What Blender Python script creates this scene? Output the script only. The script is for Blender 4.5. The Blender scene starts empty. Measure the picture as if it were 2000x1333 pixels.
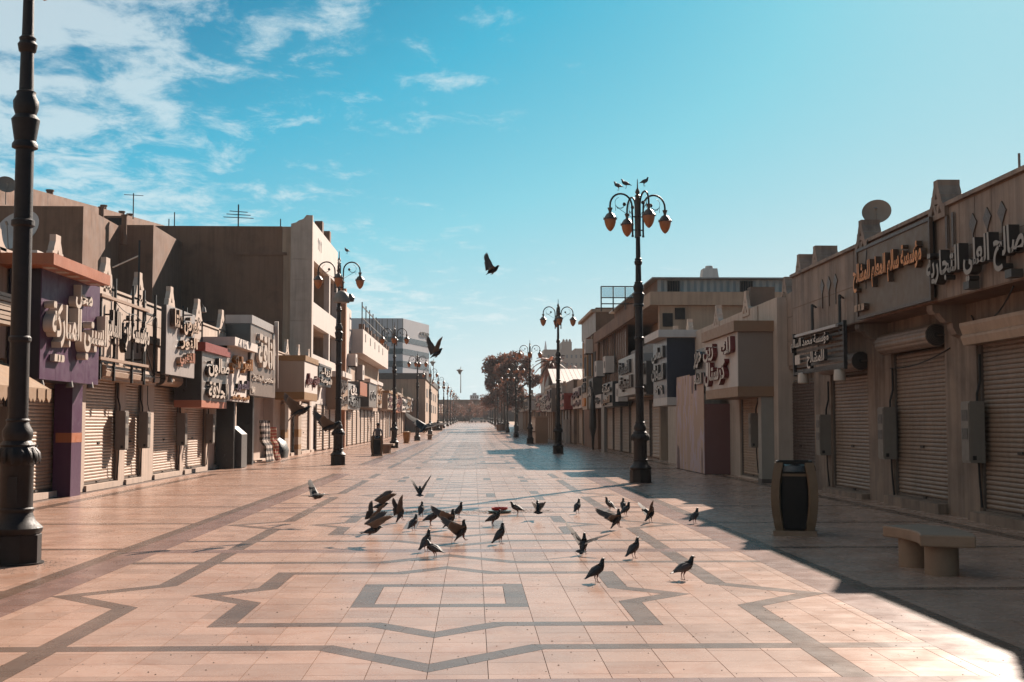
import bpy, bmesh, math, random
from mathutils import Vector, Matrix, geometry
random.seed(7)
rnd = random.uniform
S = bpy.context.scene
COL = S.collection
# ---------------------------------------------------------------- camera
FPX, VPX, VPY, HC = 2420.0, 925.0, 828.0, 1.64
YAW = math.atan((1000 - VPX) / FPX)            # looks slightly to the right of the street axis
PITCH = math.atan((VPY - 666.5) / FPX)         # and slightly up
cd = bpy.data.cameras.new('camera'); cam = bpy.data.objects.new('camera', cd); COL.objects.link(cam)
cd.sensor_width = 36.0; cd.lens = FPX / 2000 * 36.0; cd.clip_start = 0.1; cd.clip_end = 6000
cam.location = (0, 0, HC)
cam.rotation_euler = (math.pi / 2 + PITCH, 0, -YAW)
S.camera = cam
# ---------------------------------------------------------------- light
SUN_AZ, SUN_EL = math.radians(27), math.radians(31)   # to the right of the street axis (+Y)
sl = bpy.data.lights.new('sun', 'SUN'); sun = bpy.data.objects.new('sun', sl); COL.objects.link(sun)
sl.energy = 5.0; sl.angle = math.radians(0.53); sl.color = (1.0, 0.86, 0.74)
sd = Vector((math.sin(SUN_AZ) * math.cos(SUN_EL), math.cos(SUN_AZ) * math.cos(SUN_EL), math.sin(SUN_EL)))
sun.rotation_euler = sd.to_track_quat('Z', 'Y').to_euler(); sun.location = (20, 30, 40)
W = bpy.data.worlds.new('World'); S.world = W; W.use_nodes = True
wn, wl = W.node_tree.nodes, W.node_tree.links
wn.clear()
def WN(t, **k):
    n = wn.new(t)
    for a, b in k.items(): setattr(n, a, b)
    return n
sky = WN('ShaderNodeTexSky', sky_type='NISHITA', sun_disc=False)
sky.sun_elevation = SUN_EL; sky.sun_rotation = SUN_AZ
sky.air_density = 1.0; sky.dust_density = 0.6; sky.ozone_density = 1.6; sky.altitude = 600
# the air of the photograph: the sky's own brightness, from deep teal overhead to a pale haze at the horizon and round the sun
sg = WN('ShaderNodeSeparateColor'); wl.new(sky.outputs[0], sg.inputs[0])
lum = WN('ShaderNodeMath', operation='MULTIPLY', use_clamp=True); wl.new(sg.outputs[1], lum.inputs[0]); lum.inputs[1].default_value = 0.1 / 1.6
cr = WN('ShaderNodeValToRGB'); wl.new(lum.outputs[0], cr.inputs[0]); e = cr.color_ramp.elements
SKY = [(0.15, (.006, .13, .27)), (0.24, (.010, .225, .42)), (0.325, (.055, .47, .68)), (0.45, (.24, .66, .79)), (0.62, (.52, .76, .82)), (0.72, (.68, .82, .84)), (1.0, (.88, .90, .87))]
e[0].position, e[0].color = SKY[0][0], SKY[0][1] + (1,)
e[1].position, e[1].color = SKY[-1][0], SKY[-1][1] + (1,)
for p, c in SKY[1:-1]:
    k = e.new(p); k.color = c + (1,)
gam = WN('ShaderNodeVectorMath', operation='SCALE'); wl.new(cr.outputs[0], gam.inputs[0]); gam.inputs['Scale'].default_value = 7.2
tc = WN('ShaderNodeTexCoord'); sep = WN('ShaderNodeSeparateXYZ'); wl.new(tc.outputs['Generated'], sep.inputs[0])
def M(op, a, b=None, c=None, clamp=False):
    n = WN('ShaderNodeMath', operation=op, use_clamp=clamp)
    for i, v in enumerate((a, b, c)):
        if v is None: continue
        if isinstance(v, (int, float)): n.inputs[i].default_value = v
        else: wl.new(v, n.inputs[i])
    return n.outputs[0]
zz = M('ADD', M('MAXIMUM', sep.outputs[2], 0.0), 0.10)
cmb = WN('ShaderNodeCombineXYZ')
wl.new(M('DIVIDE', sep.outputs[0], zz), cmb.inputs[0]); wl.new(M('DIVIDE', sep.outputs[1], zz), cmb.inputs[1])
def noise(scale, det, rough, dist, off=(0, 0, 0), sc=(1, 1, 1)):
    mp = WN('ShaderNodeMapping'); mp.inputs[1].default_value = off; mp.inputs[3].default_value = sc
    wl.new(cmb.outputs[0], mp.inputs[0])
    n = WN('ShaderNodeTexNoise'); wl.new(mp.outputs[0], n.inputs[0])
    n.inputs['Scale'].default_value = scale; n.inputs['Detail'].default_value = det
    n.inputs['Roughness'].default_value = rough; n.inputs['Distortion'].default_value = dist
    return n.outputs[0]
puffs = noise(6.4, 10, 0.66, 0.3, (3.1, 1.7, 0), (1.0, 0.8, 1))
banks = noise(0.55, 3, 0.5, 0.2, (5.2, 3.3, 0), (1.0, 1.0, 1))
leftness = M('MULTIPLY', sep.outputs[0], -1.05)           # more cloud to the left of the street
cov = M('ADD', M('ADD', M('MULTIPLY', puffs, 1.15), M('MULTIPLY', banks, 0.62)), leftness)
cl = WN('ShaderNodeMapRange', interpolation_type='SMOOTHSTEP'); wl.new(cov, cl.inputs[0])
cl.inputs[1].default_value = 0.915; cl.inputs[2].default_value = 1.19; cl.inputs[3].default_value = 0; cl.inputs[4].default_value = 0.66
cmix = WN('ShaderNodeMix', data_type='RGBA'); wl.new(cl.outputs[0], cmix.inputs[0])
wl.new(gam.outputs[0], cmix.inputs[6]); cmix.inputs[7].default_value = (5.5, 6.35, 6.55, 1)
bg = WN('ShaderNodeBackground'); bg.inputs[1].default_value = 0.05
wl.new(cmix.outputs[2], bg.inputs[0])
wo = WN('ShaderNodeOutputWorld'); wl.new(bg.outputs[0], wo.inputs[0])
S.view_settings.view_transform = 'Standard'; S.view_settings.look = 'None'
S.view_settings.exposure = 1.45; S.view_settings.gamma = 1.0; S.view_settings.use_curve_mapping = False
S.cycles.max_bounces = 6; S.cycles.transparent_max_bounces = 12; S.cycles.volume_bounces = 0
# ---------------------------------------------------------------- pixel <-> place
CM = cam.rotation_euler.to_matrix()
def ray(px, py): return CM @ Vector(((px - 1000) / FPX, (666.5 - py) / FPX, -1))
def hX(px, py, X):
    d = ray(px, py); t = X / d.x; return d.y * t, HC + d.z * t
def hY(px, py, Y):
    d = ray(px, py); t = Y / d.y; return d.x * t, HC + d.z * t
def gz(y): return 0.0 if y < 110 else 0.0075 * (y - 110) * min(1, (y - 110) / 40)
def hG(px, py, z=0.0):
    d = ray(px, py); t = (z - HC) / d.z; return d.x * t, d.y * t
def nf(X, pn, pt, pb, pf):                     # near edge px (top, bottom), far edge px on the plane x = X
    a, zt = hX(pn, pt, X); _, zb = hX(pn, pb, X); b, _ = hX(pf, (pt + pb) / 2, X)
    return a, b, zb, zt
def YX(px, X, py=800): return hX(px, py, X)[0]
# ---------------------------------------------------------------- materials
MATS = {}
ALB = (0.51, 0.425, 0.355)                                     # surfaces are darker than they look: the exposure is set for them
def mat(name, col, rough=0.7, var=0.10, scale=2.5, bump=0.0, metal=0.0, spec=0.4, streak=0.0, dirt=0.0, bscale=None, coat=0.0, rvar=0.09, ovar=None):
    if name in MATS: return MATS[name]
    m = bpy.data.materials.new(name); m.use_nodes = True; MATS[name] = m
    n, l = m.node_tree.nodes, m.node_tree.links
    b = n['Principled BSDF']
    b.inputs['Roughness'].default_value = rough; b.inputs['Metallic'].default_value = metal
    b.inputs['Specular IOR Level'].default_value = spec; b.inputs['Coat Weight'].default_value = coat
    geo = n.new('ShaderNodeNewGeometry'); pos = geo.outputs['Position']
    def tex(sc, det, stretch=None):
        t = n.new('ShaderNodeTexNoise'); t.inputs['Scale'].default_value = sc; t.inputs['Detail'].default_value = det
        t.inputs['Roughness'].default_value = 0.6
        if stretch:
            mp = n.new('ShaderNodeMapping'); mp.inputs[3].default_value = stretch; l.new(pos, mp.inputs[0]); l.new(mp.outputs[0], t.inputs[0])
        else: l.new(pos, t.inputs[0])
        return t.outputs[0]
    def ramp(src, lo, hi, a, c):
        r = n.new('ShaderNodeMapRange'); l.new(src, r.inputs[0])
        for i, v in zip((1, 2, 3, 4), (lo, hi, a, c)): r.inputs[i].default_value = v
        return r.outputs[0]
    def mul(a, c):
        x = n.new('ShaderNodeMath'); x.operation = 'MULTIPLY'
        l.new(a, x.inputs[0]); l.new(c, x.inputs[1]); return x.outputs[0]
    f = ramp(tex(scale, 6), 0.25, 0.75, 1 - var, 1 + var)
    if streak: f = mul(f, ramp(tex(3.0, 5, (1.6, 1.6, 0.10)), 0.42, 0.68, 1.0, 1 - streak))
    if dirt: f = mul(f, ramp(tex(0.9, 8), 0.48, 0.70, 1.0, 1 - dirt))
    if ovar:
        oi = n.new('ShaderNodeObjectInfo'); f = mul(f, ramp(oi.outputs['Random'], 0, 1, *ovar))
    mx = n.new('ShaderNodeVectorMath'); mx.operation = 'SCALE'; mx.inputs[0].default_value = [q * g for q, g in zip(col, ALB)]
    l.new(f, mx.inputs['Scale']); l.new(mx.outputs[0], b.inputs['Base Color'])
    l.new(ramp(tex(scale * 3, 4), 0.3, 0.7, max(0.03, rough - rvar), min(1, rough + rvar)), b.inputs['Roughness'])
    if bump:
        bp = n.new('ShaderNodeBump'); bp.inputs['Strength'].default_value = bump; bp.inputs['Distance'].default_value = 0.02
        l.new(tex(bscale or scale * 8, 5), bp.inputs['Height']); l.new(bp.outputs[0], b.inputs['Normal'])
    return m
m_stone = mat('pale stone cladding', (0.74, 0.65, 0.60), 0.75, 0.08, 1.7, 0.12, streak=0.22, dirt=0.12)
m_stone_shade = mat('weathered stone darkened for shade', (0.42, 0.335, 0.29), 0.75, 0.10, 1.7, 0.15, streak=0.48, dirt=0.3)  # weathering plus a darkened base: shaded copy of the pale cladding
m_stone2 = mat('worn stone wall', (0.40, 0.315, 0.265), 0.8, 0.14, 1.5, 0.2, streak=0.48, dirt=0.4)  # worn stone, base also lowered to deepen the right row's shade
m_white = mat('white plaster', (0.86, 0.86, 0.90), 0.75, 0.05, 1.2, 0.08, streak=0.12)
m_brown = mat('brown render', (0.32, 0.195, 0.135), 0.9, 0.22, 0.45, 0.3, streak=0.25, dirt=0.40)
m_cream = mat('cream concrete', (0.64, 0.50, 0.40), 0.85, 0.10, 0.8, 0.15, streak=0.25, dirt=0.15)
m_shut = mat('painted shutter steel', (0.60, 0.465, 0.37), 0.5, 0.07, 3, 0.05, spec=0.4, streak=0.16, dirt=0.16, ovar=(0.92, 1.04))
m_shut_shade = mat('shutter steel darkened for shade', (0.38, 0.29, 0.235), 0.5, 0.07, 3, 0.05, spec=0.5, streak=0.2, dirt=0.2)  # same shutters as the left row, their shade put into the base colour
m_shutd = mat('dark brown shutter', (0.10, 0.062, 0.05), 0.5, 0.08, 3)
m_rail = mat('steel guide rail', (0.22, 0.20, 0.19), 0.5, 0.12, 6, metal=0.4)
m_black = mat('black painted steel', (0.022, 0.020, 0.020), 0.5, 0.2, 6)
m_dark = mat('dark void', (0.03, 0.026, 0.025), 0.85, 0.15, 2)
m_lamp = mat('lamp post paint', (0.030, 0.022, 0.020), 0.55, 0.25, 7, 0.25, spec=0.25)
m_bronze = mat('lamp bronze', (0.105, 0.062, 0.038), 0.45, 0.2, 9, 0.2, spec=0.5)
m_grey = mat('grey metal box', (0.30, 0.29, 0.28), 0.55, 0.08, 4, metal=0.1, streak=0.15)
m_greyd = mat('dark grey metal', (0.10, 0.10, 0.10), 0.5, 0.1, 4)
m_conc = mat('bench concrete', (0.42, 0.31, 0.235), 0.8, 0.14, 5, 0.25, dirt=0.2)
m_step = mat('granite step', (0.12, 0.10, 0.095), 0.6, 0.15, 12, 0.05)
m_wire = mat('cable rubber', (0.02, 0.018, 0.018), 0.7, 0.1, 5)
m_letterw = mat('white letter face', (0.78, 0.75, 0.73), 0.5, 0.06, 5, streak=0.1)
m_letters = mat('letter sides dark', (0.05, 0.045, 0.045), 0.5, 0.1, 5)
m_gold = mat('gold letters', (0.52, 0.26, 0.075), 0.4, 0.1, 5)
m_maroon = mat('maroon letters', (0.20, 0.025, 0.03), 0.45, 0.1, 5)
m_corr = mat('corrugated zinc', (0.52, 0.55, 0.60), 0.5, 0.08, 2, metal=0.3, streak=0.2)
def glassy(name, col, rough=0.08):
    m = mat(name, col, rough, 0.06, 2, spec=0.8); return m
m_glass = glassy('dark window glass', (0.035, 0.045, 0.05))
m_pane1 = glassy('pane with painted reflection', (0.50, 0.42, 0.40), 0.15); m_pane2 = glassy('pale pane', (0.70, 0.64, 0.64), 0.15); m_pane3 = glassy('violet grey pane', (0.16, 0.13, 0.13), 0.1)  # first two panes lightened: reflection of the sunlit row put into the colour
# ---------------------------------------------------------------- mesh builder
class MB:
    def __init__(s): s.v, s.f, s.mi = [], [], []
    def add(s, vs, fs, mi=0):
        o = len(s.v); s.v += [tuple(p) for p in vs]
        for f in fs: s.f.append([i + o for i in f]); s.mi.append(mi)
        return s
    def box(s, x0, x1, y0, y1, z0, z1, mi=0):
        x0, x1 = sorted((x0, x1)); y0, y1 = sorted((y0, y1)); z0, z1 = sorted((z0, z1))
        return s.add([(x0,y0,z0),(x1,y0,z0),(x1,y1,z0),(x0,y1,z0),(x0,y0,z1),(x1,y0,z1),(x1,y1,z1),(x0,y1,z1)],
                     [(0,3,2,1),(4,5,6,7),(0,1,5,4),(1,2,6,5),(2,3,7,6),(3,0,4,7)], mi)
    def prism(s, poly, fn, a, b, mi=0):           # fn(u, v, w) -> xyz ; poly in (u, v), extruded from w=a to w=b
        n = len(poly)
        vs = [fn(u, v, a) for u, v in poly] + [fn(u, v, b) for u, v in poly]
        fs = [tuple(range(n))[::-1], tuple(range(n, 2 * n))] + [(i, (i + 1) % n, n + (i + 1) % n, n + i) for i in range(n)]
        return s.add(vs, fs, mi)
    def lathe(s, prof, c=(0, 0, 0), n=16, mi=0, rot=0.0, sx=1.0):
        vs, fs = [], []
        for r, z in prof:
            for k in range(n):
                a = rot + 2 * math.pi * k / n
                vs.append((c[0] + r * math.cos(a) * sx, c[1] + r * math.sin(a), c[2] + z))
        for i in range(len(prof) - 1):
            for k in range(n):
                fs.append((i*n+k, i*n+(k+1)%n, (i+1)*n+(k+1)%n, (i+1)*n+k))
        fs.append(tuple(range(n))[::-1]); fs.append(tuple(range((len(prof)-1)*n, len(prof)*n)))
        return s.add(vs, fs, mi)
    def tube(s, path, r, n=8, mi=0):
        path = [Vector(p) for p in path]; vs, fs = [], []
        up = None
        for i, p in enumerate(path):
            t = (path[min(i+1, len(path)-1)] - path[max(i-1, 0)]).normalized()
            if up is None: up = t.orthogonal().normalized()
            up = (up - t * up.dot(t)); up = up.normalized() if up.length > 1e-6 else t.orthogonal().normalized()
            w = t.cross(up); rr = r[i] if isinstance(r, (list, tuple)) else r
            for k in range(n):
                a = 2 * math.pi * k / n; vs.append(p + (up * math.cos(a) + w * math.sin(a)) * rr)
        for i in range(len(path) - 1):
            for k in range(n): fs.append((i*n+k, i*n+(k+1)%n, (i+1)*n+(k+1)%n, (i+1)*n+k))
        fs.append(tuple(range(n))[::-1]); fs.append(tuple(range((len(path)-1)*n, len(path)*n)))
        return s.add(vs, fs, mi)
    def loft(s, rings, mi=0, cap=True):
        n = len(rings[0]); vs = [p for r in rings for p in r]; fs = []
        for i in range(len(rings) - 1):
            for k in range(n): fs.append((i*n+k, i*n+(k+1)%n, (i+1)*n+(k+1)%n, (i+1)*n+k))
        if cap: fs.append(tuple(range(n))[::-1]); fs.append(tuple(range((len(rings)-1)*n, len(rings)*n)))
        return s.add(vs, fs, mi)
    def mesh(s, name, mats, smooth=False):
        me = bpy.data.meshes.new(name); me.from_pydata(s.v, [], s.f)
        for m in (mats if isinstance(mats, (list, tuple)) else [mats]): me.materials.append(m)
        if any(s.mi): me.polygons.foreach_set('material_index', s.mi)
        if smooth:
            me.polygons.foreach_set('use_smooth', [True] * len(me.polygons)); 
        bm = bmesh.new(); bm.from_mesh(me); bmesh.ops.recalc_face_normals(bm, faces=bm.faces); bm.to_mesh(me); bm.free()
        if smooth: me.set_sharp_from_angle(angle=math.radians(40))
        me.update(); return me
    def build(s, name, mats, parent=None, smooth=False, local=False):
        return link(name, s.mesh(name, mats, smooth), parent, local)
def link(name, me, parent=None, local=False, loc=None, rot=None, scl=None):
    o = bpy.data.objects.new(name, me); COL.objects.link(o)
    if loc is not None: o.location = loc
    if rot is not None: o.rotation_euler = rot
    if scl is not None: o.scale = scl
    if parent is not None:
        o.parent = parent
        if not local and parent.parent is None: o.matrix_parent_inverse = Matrix.Translation(-Vector(parent.location))
    return o
def tag(o, label, cat=None, group=None, kind=None):
    if label: o['label'] = label
    if cat: o['category'] = cat
    if group: o['group'] = group
    if kind: o['kind'] = kind
    return o
def thing(name, label, cat, loc, group=None):
    return tag(link(name, None, loc=loc), label, cat, group)
def copy_tree(o, parent=None):
    c = o.copy(); COL.objects.link(c); c.parent = parent
    for ch in o.children: copy_tree(ch, c)
    return c
UB = {}
def pbox(name, m, parent, x0, x1, y0, y1, z0, z1):      # a box part that shares its mesh with all boxes of its material
    if m.name not in UB: UB[m.name] = MB().box(-.5, .5, -.5, .5, -.5, .5).mesh('box', m)
    return link(name, UB[m.name], parent, loc=((x0+x1)/2, (y0+y1)/2, (z0+z1)/2), scl=(abs(x1-x0), abs(y1-y0), abs(z1-z0)))
# ---------------------------------------------------------------- arabic lettering (joined letter forms of the built-in font)
AF = dict(zip('اةدذرزوىأؤإآ', (0xFE8D,0xFE93,0xFEA9,0xFEAB,0xFEAD,0xFEAF,0xFEED,0xFEEF,0xFE83,0xFE85,0xFE87,0xFE81)))
A4 = dict(zip('بتثجحخسشصضطظعغفقكلمنهي', (0xFE8F,0xFE95,0xFE99,0xFE9D,0xFEA1,0xFEA5,0xFEB1,0xFEB5,0xFEB9,0xFEBD,0xFEC1,0xFEC5,0xFEC9,0xFECD,0xFED1,0xFED5,0xFED9,0xFEDD,0xFEE1,0xFEE5,0xFEE9,0xFEF1)))
def shape_ar(t):
    out, i = [], 0
    while i < len(t):
        c = t[i]; prev = i > 0 and t[i-1] in A4; 
        if c == 'ل' and i + 1 < len(t) and t[i+1] == 'ا':
            out.append(chr(0xFEFB + (1 if prev else 0))); i += 2; continue
        nxt = i + 1 < len(t) and (t[i+1] in A4 or t[i+1] in AF)
        if c in AF: out.append(chr(AF[c] + (1 if prev else 0)))
        elif c in A4: out.append(chr(A4[c] + (3 if prev and nxt else 1 if prev else 2 if nxt else 0)))
        else: out.append(c)
        i += 1
    return ''.join(reversed(out))
TXT = {}
def text_mesh(t, bold=0.02):
    key = (t, bold)
    if key not in TXT:
        c = bpy.data.curves.new('letters', 'FONT'); c.body = shape_ar(t); c.extrude = 0.5; c.offset = bold; c.resolution_u = 2
        o = bpy.data.objects.new('letters', c); COL.objects.link(o)
        dg = bpy.context.evaluated_depsgraph_get(); dg.update()
        me = bpy.data.meshes.new_from_object(o.evaluated_get(dg))
        bpy.data.objects.remove(o); bpy.data.curves.remove(c)
        vs = [v.co.copy() for v in me.vertices]; fs = [tuple(p.vertices) for p in me.polygons]
        nz = [abs(p.normal.z) for p in me.polygons]
        bpy.data.meshes.remove(me); TXT[key] = (vs, fs, nz)
    return TXT[key]
def lettering(t, parent, side, X, y0, y1, z0, z1, depth, face, edge=None, bold=0.03, name='lettering'):
    """stand-off letters filling the rectangle on the plane x=X; side=+1 faces +X (row on the left), -1 faces -X"""
    vs, fs, nz = text_mesh(t, bold)
    if not vs: return None
    a0 = min(v.x for v in vs); a1 = max(v.x for v in vs); b0 = min(v.y for v in vs); b1 = max(v.y for v in vs)
    y0, y1 = sorted((y0, y1))
    out = []
    for v in vs:
        u = (v.x - a0) / (a1 - a0); w = (v.y - b0) / (b1 - b0)
        yy = y0 + (y1 - y0) * u if side > 0 else y1 - (y1 - y0) * u
        out.append((X + side * (v.z + 0.5) * depth, yy, z0 + (z1 - z0) * w))
    mb = MB(); mb.v = out; mb.f = [list(f) for f in fs]; mb.mi = [0 if q > 0.7 else 1 for q in nz]
    return mb.build(name, [face, edge or face], parent)
# ================================================================ ground and paving
CX, CY0, MOD, TS = -0.30, 12.05, 8.3, 0.4
YN, YF = 5.45, 45.25                                    # tiles are laid piece by piece between these
def stone_mat(name, col, rough, tile=True, lines=False):
    m = mat(name, col, rough, 0.07, 1.1, 0.008, spec=0.14, dirt=0.16, bscale=14, rvar=0.03)
    n, l = m.node_tree.nodes, m.node_tree.links; b = n['Principled BSDF']
    src = b.inputs['Base Color'].links[0].from_socket
    geo = n.new('ShaderNodeNewGeometry')
    ad = n.new('ShaderNodeVectorMath'); ad.operation = 'ADD'; ad.inputs[1].default_value = (-CX + 400, -CY0 + 0.2 + 400, 0); l.new(geo.outputs['Position'], ad.inputs[0])
    dv = n.new('ShaderNodeVectorMath'); dv.operation = 'SCALE'; dv.inputs['Scale'].default_value = 1 / TS; l.new(ad.outputs[0], dv.inputs[0])
    fl = n.new('ShaderNodeVectorMath'); fl.operation = 'FLOOR'; l.new(dv.outputs[0], fl.inputs[0])
    sp = n.new('ShaderNodeSeparateXYZ'); l.new(fl.outputs[0], sp.inputs[0]); cb = n.new('ShaderNodeCombineXYZ')
    l.new(sp.outputs[0], cb.inputs[0]); l.new(sp.outputs[1], cb.inputs[1])
    wnz = n.new('ShaderNodeTexWhiteNoise'); wnz.noise_dimensions = '2D'; l.new(cb.outputs[0], wnz.inputs[0])
    mr = n.new('ShaderNodeMapRange'); l.new(wnz.outputs[0], mr.inputs[0]); mr.inputs[3].default_value = 0.86; mr.inputs[4].default_value = 1.09
    sc = n.new('ShaderNodeVectorMath'); sc.operation = 'SCALE'; l.new(src, sc.inputs[0]); l.new(mr.outputs[0], sc.inputs['Scale'])
    # warm stains and grime of its own shape, and fine veins
    t = n.new('ShaderNodeTexNoise'); t.inputs['Scale'].default_value = 1.7; t.inputs['Detail'].default_value = 9; t.inputs['Roughness'].default_value = 0.68; t.inputs['Distortion'].default_value = 1.2
    l.new(geo.outputs['Position'], t.inputs[0])
    r2 = n.new('ShaderNodeMapRange'); l.new(t.outputs[0], r2.inputs[0]); r2.inputs[1].default_value = 0.47; r2.inputs[2].default_value = 0.74; r2.inputs[4].default_value = 0.85
    mx = n.new('ShaderNodeMix'); mx.data_type = 'RGBA'; mx.blend_type = 'MULTIPLY'; l.new(r2.outputs[0], mx.inputs[0]); l.new(sc.outputs[0], mx.inputs[6]); mx.inputs[7].default_value = (0.86, 0.70, 0.60, 1)
    last = mx.outputs[2]
    t3 = n.new('ShaderNodeTexNoise'); t3.inputs['Scale'].default_value = 0.55; t3.inputs['Detail'].default_value = 12; t3.inputs['Roughness'].default_value = 0.75; t3.inputs['Distortion'].default_value = 2.0
    l.new(geo.outputs['Position'], t3.inputs[0]); r3 = n.new('ShaderNodeMapRange'); l.new(t3.outputs[0], r3.inputs[0]); r3.inputs[1].default_value = 0.56; r3.inputs[2].default_value = 0.70; r3.inputs[4].default_value = 0.55
    m3 = n.new('ShaderNodeMix'); m3.data_type = 'RGBA'; m3.blend_type = 'MULTIPLY'; l.new(r3.outputs[0], m3.inputs[0]); l.new(last, m3.inputs[6]); m3.inputs[7].default_value = (0.72, 0.58, 0.48, 1); last = m3.outputs[2]
    if lines:                                             # too far off to lay the tiles one by one: joints drawn in the stone
        br = n.new('ShaderNodeTexBrick'); br.offset = 0; br.inputs['Scale'].default_value = 1; br.inputs['Brick Width'].default_value = TS; br.inputs['Row Height'].default_value = TS; br.inputs['Mortar Size'].default_value = 0.006
        l.new(ad.outputs[0], br.inputs[0]); m2 = n.new('ShaderNodeMix'); m2.data_type = 'RGBA'; l.new(br.outputs['Fac'], m2.inputs[0]); l.new(last, m2.inputs[6]); m2.inputs[7].default_value = (0.16, 0.11, 0.085, 1); last = m2.outputs[2]
    l.new(last, b.inputs['Base Color'])
    return m
CREAM = (0.66, 0.505, 0.455)
m_tile = stone_mat('cream floor tile', CREAM, 0.27)
m_tilefar = stone_mat('cream floor tile far', CREAM, 0.27, lines=True)
m_band = stone_mat('grey band stone', (0.26, 0.205, 0.185), 0.27)
m_mauve = stone_mat('mauve border stone', (0.38, 0.28, 0.275), 0.26)
m_grout = mat('tile grout', (0.15, 0.10, 0.08), 0.9, 0.2, 6)
m_soil = mat('dusty ground', (0.42, 0.31, 0.23), 0.95, 0.15, 0.2, 0.2)
# ground sheet to the horizon
mb = MB(); ys = [-80, 0, 60, 110, 130, 150, 200, 300, 450, 700, 1200, 1480]
for i in range(len(ys) - 1):
    a, c = ys[i], ys[i+1]
    mb.add([(-1580, a, gz(a) - .06), (1580, a, gz(a) - .06), (1580, c, gz(c) - .06), (-1580, c, gz(c) - .06)], [(0, 1, 2, 3)])
tag(mb.build('ground', m_soil), None, kind='structure')
XL, XR = -9.5, 9.2
pav = MB().add([(XL, 0, -.012), (XR, 0, -.012), (XR, YF, -.012), (XL, YF, -.012)], [(0, 1, 2, 3)]).build('pavement', m_grout)
tag(pav, None, kind='structure')
mb = MB(); ys = [YF, 80, 110, 120, 130, 140, 150, 175, 200, 250, 300, 350, 400, 450, 520]
for i in range(len(ys) - 1):
    a, c = ys[i], ys[i+1]
    mb.add([(XL, a, gz(a)), (XR, a, gz(a)), (XR, c, gz(c)), (XL, c, gz(c))], [(0, 1, 2, 3)])
tag(mb.build('distant_paving', m_tilefar, pav), None, kind='stuff')
def star(a, d, w):
    def ring(a, d):
        out = []
        for k in range(4):
            c, s = math.cos(k * math.pi / 2), math.sin(k * math.pi / 2)
            for x, y in ((-a, -a), (-(d - a), -a), (0, -d), (d - a, -a)): out.append((x * c - y * s, x * s + y * c))
        return out
    o, i = ring(a, d), ring(a - w, d - w * 1.414)
    return [[o[k], o[(k+1) % 16], i[(k+1) % 16], i[k]] for k in range(16)]
def cutlong(q, step=0.4):
    L = max(math.dist(q[0], q[1]), math.dist(q[3], q[2])); n = max(1, round(L / step)); out = []
    lp = lambda p, r, t: (p[0] + (r[0] - p[0]) * t, p[1] + (r[1] - p[1]) * t)
    for k in range(n):
        t0, t1 = k / n, (k + 1) / n
        out.append([lp(q[0], q[1], t0), lp(q[0], q[1], t1), lp(q[3], q[2], t1), lp(q[3], q[2], t0)])
    return out
def rect(x0, x1, y0, y1): return [(x0, y0), (x1, y0), (x1, y1), (x0, y1)]
def area(p): return 0.5 * sum(p[i][0] * p[(i+1) % len(p)][1] - p[(i+1) % len(p)][0] * p[i][1] for i in range(len(p)))
def ccw(p): return p if area(p) > 0 else p[::-1]
def split(poly, a, b):                                    # part on the left of a->b, part on the right
    L, R = [], []
    sd_ = [(b[0]-a[0]) * (p[1]-a[1]) - (b[1]-a[1]) * (p[0]-a[0]) for p in poly]
    for i in range(len(poly)):
        j = (i + 1) % len(poly); p, q, s, t = poly[i], poly[j], sd_[i], sd_[j]
        if s >= -1e-9: L.append(p)
        if s <= 1e-9: R.append(p)
        if (s > 1e-9 and t < -1e-9) or (s < -1e-9 and t > 1e-9):
            u = s / (s - t); x = (p[0] + (q[0]-p[0]) * u, p[1] + (q[1]-p[1]) * u); L.append(x); R.append(x)
    ok = lambda P: P if len(P) > 2 and abs(area(P)) > 2e-5 else None
    return ok(L), ok(R)
def grow(p, e):
    cx = sum(q[0] for q in p) / len(p); cy = sum(q[1] for q in p) / len(p); out = []
    n = len(p)
    for i in range(n):                                    # offset every edge outwards by e
        a, b, c = p[i-1], p[i], p[(i+1) % n]
        def nrm(u, v):
            d = math.dist(u, v) or 1; return ((v[1]-u[1]) / d, -(v[0]-u[0]) / d)
        n1, n2 = nrm(a, b), nrm(b, c); k = 1 + n1[0]*n2[0] + n1[1]*n2[1]; k = max(k, 0.25)
        out.append((b[0] + e * (n1[0] + n2[0]) / k, b[1] + e * (n1[1] + n2[1]) / k))
    return out
def subtract(polys, clip):
    out = []
    for p in polys:
        cur = p
        for i in range(len(clip)):
            if cur is None: break
            ins, outs = split(cur, clip[i], clip[(i+1) % len(clip)])
            if outs: out.append(outs)
            cur = ins
    return out
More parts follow.
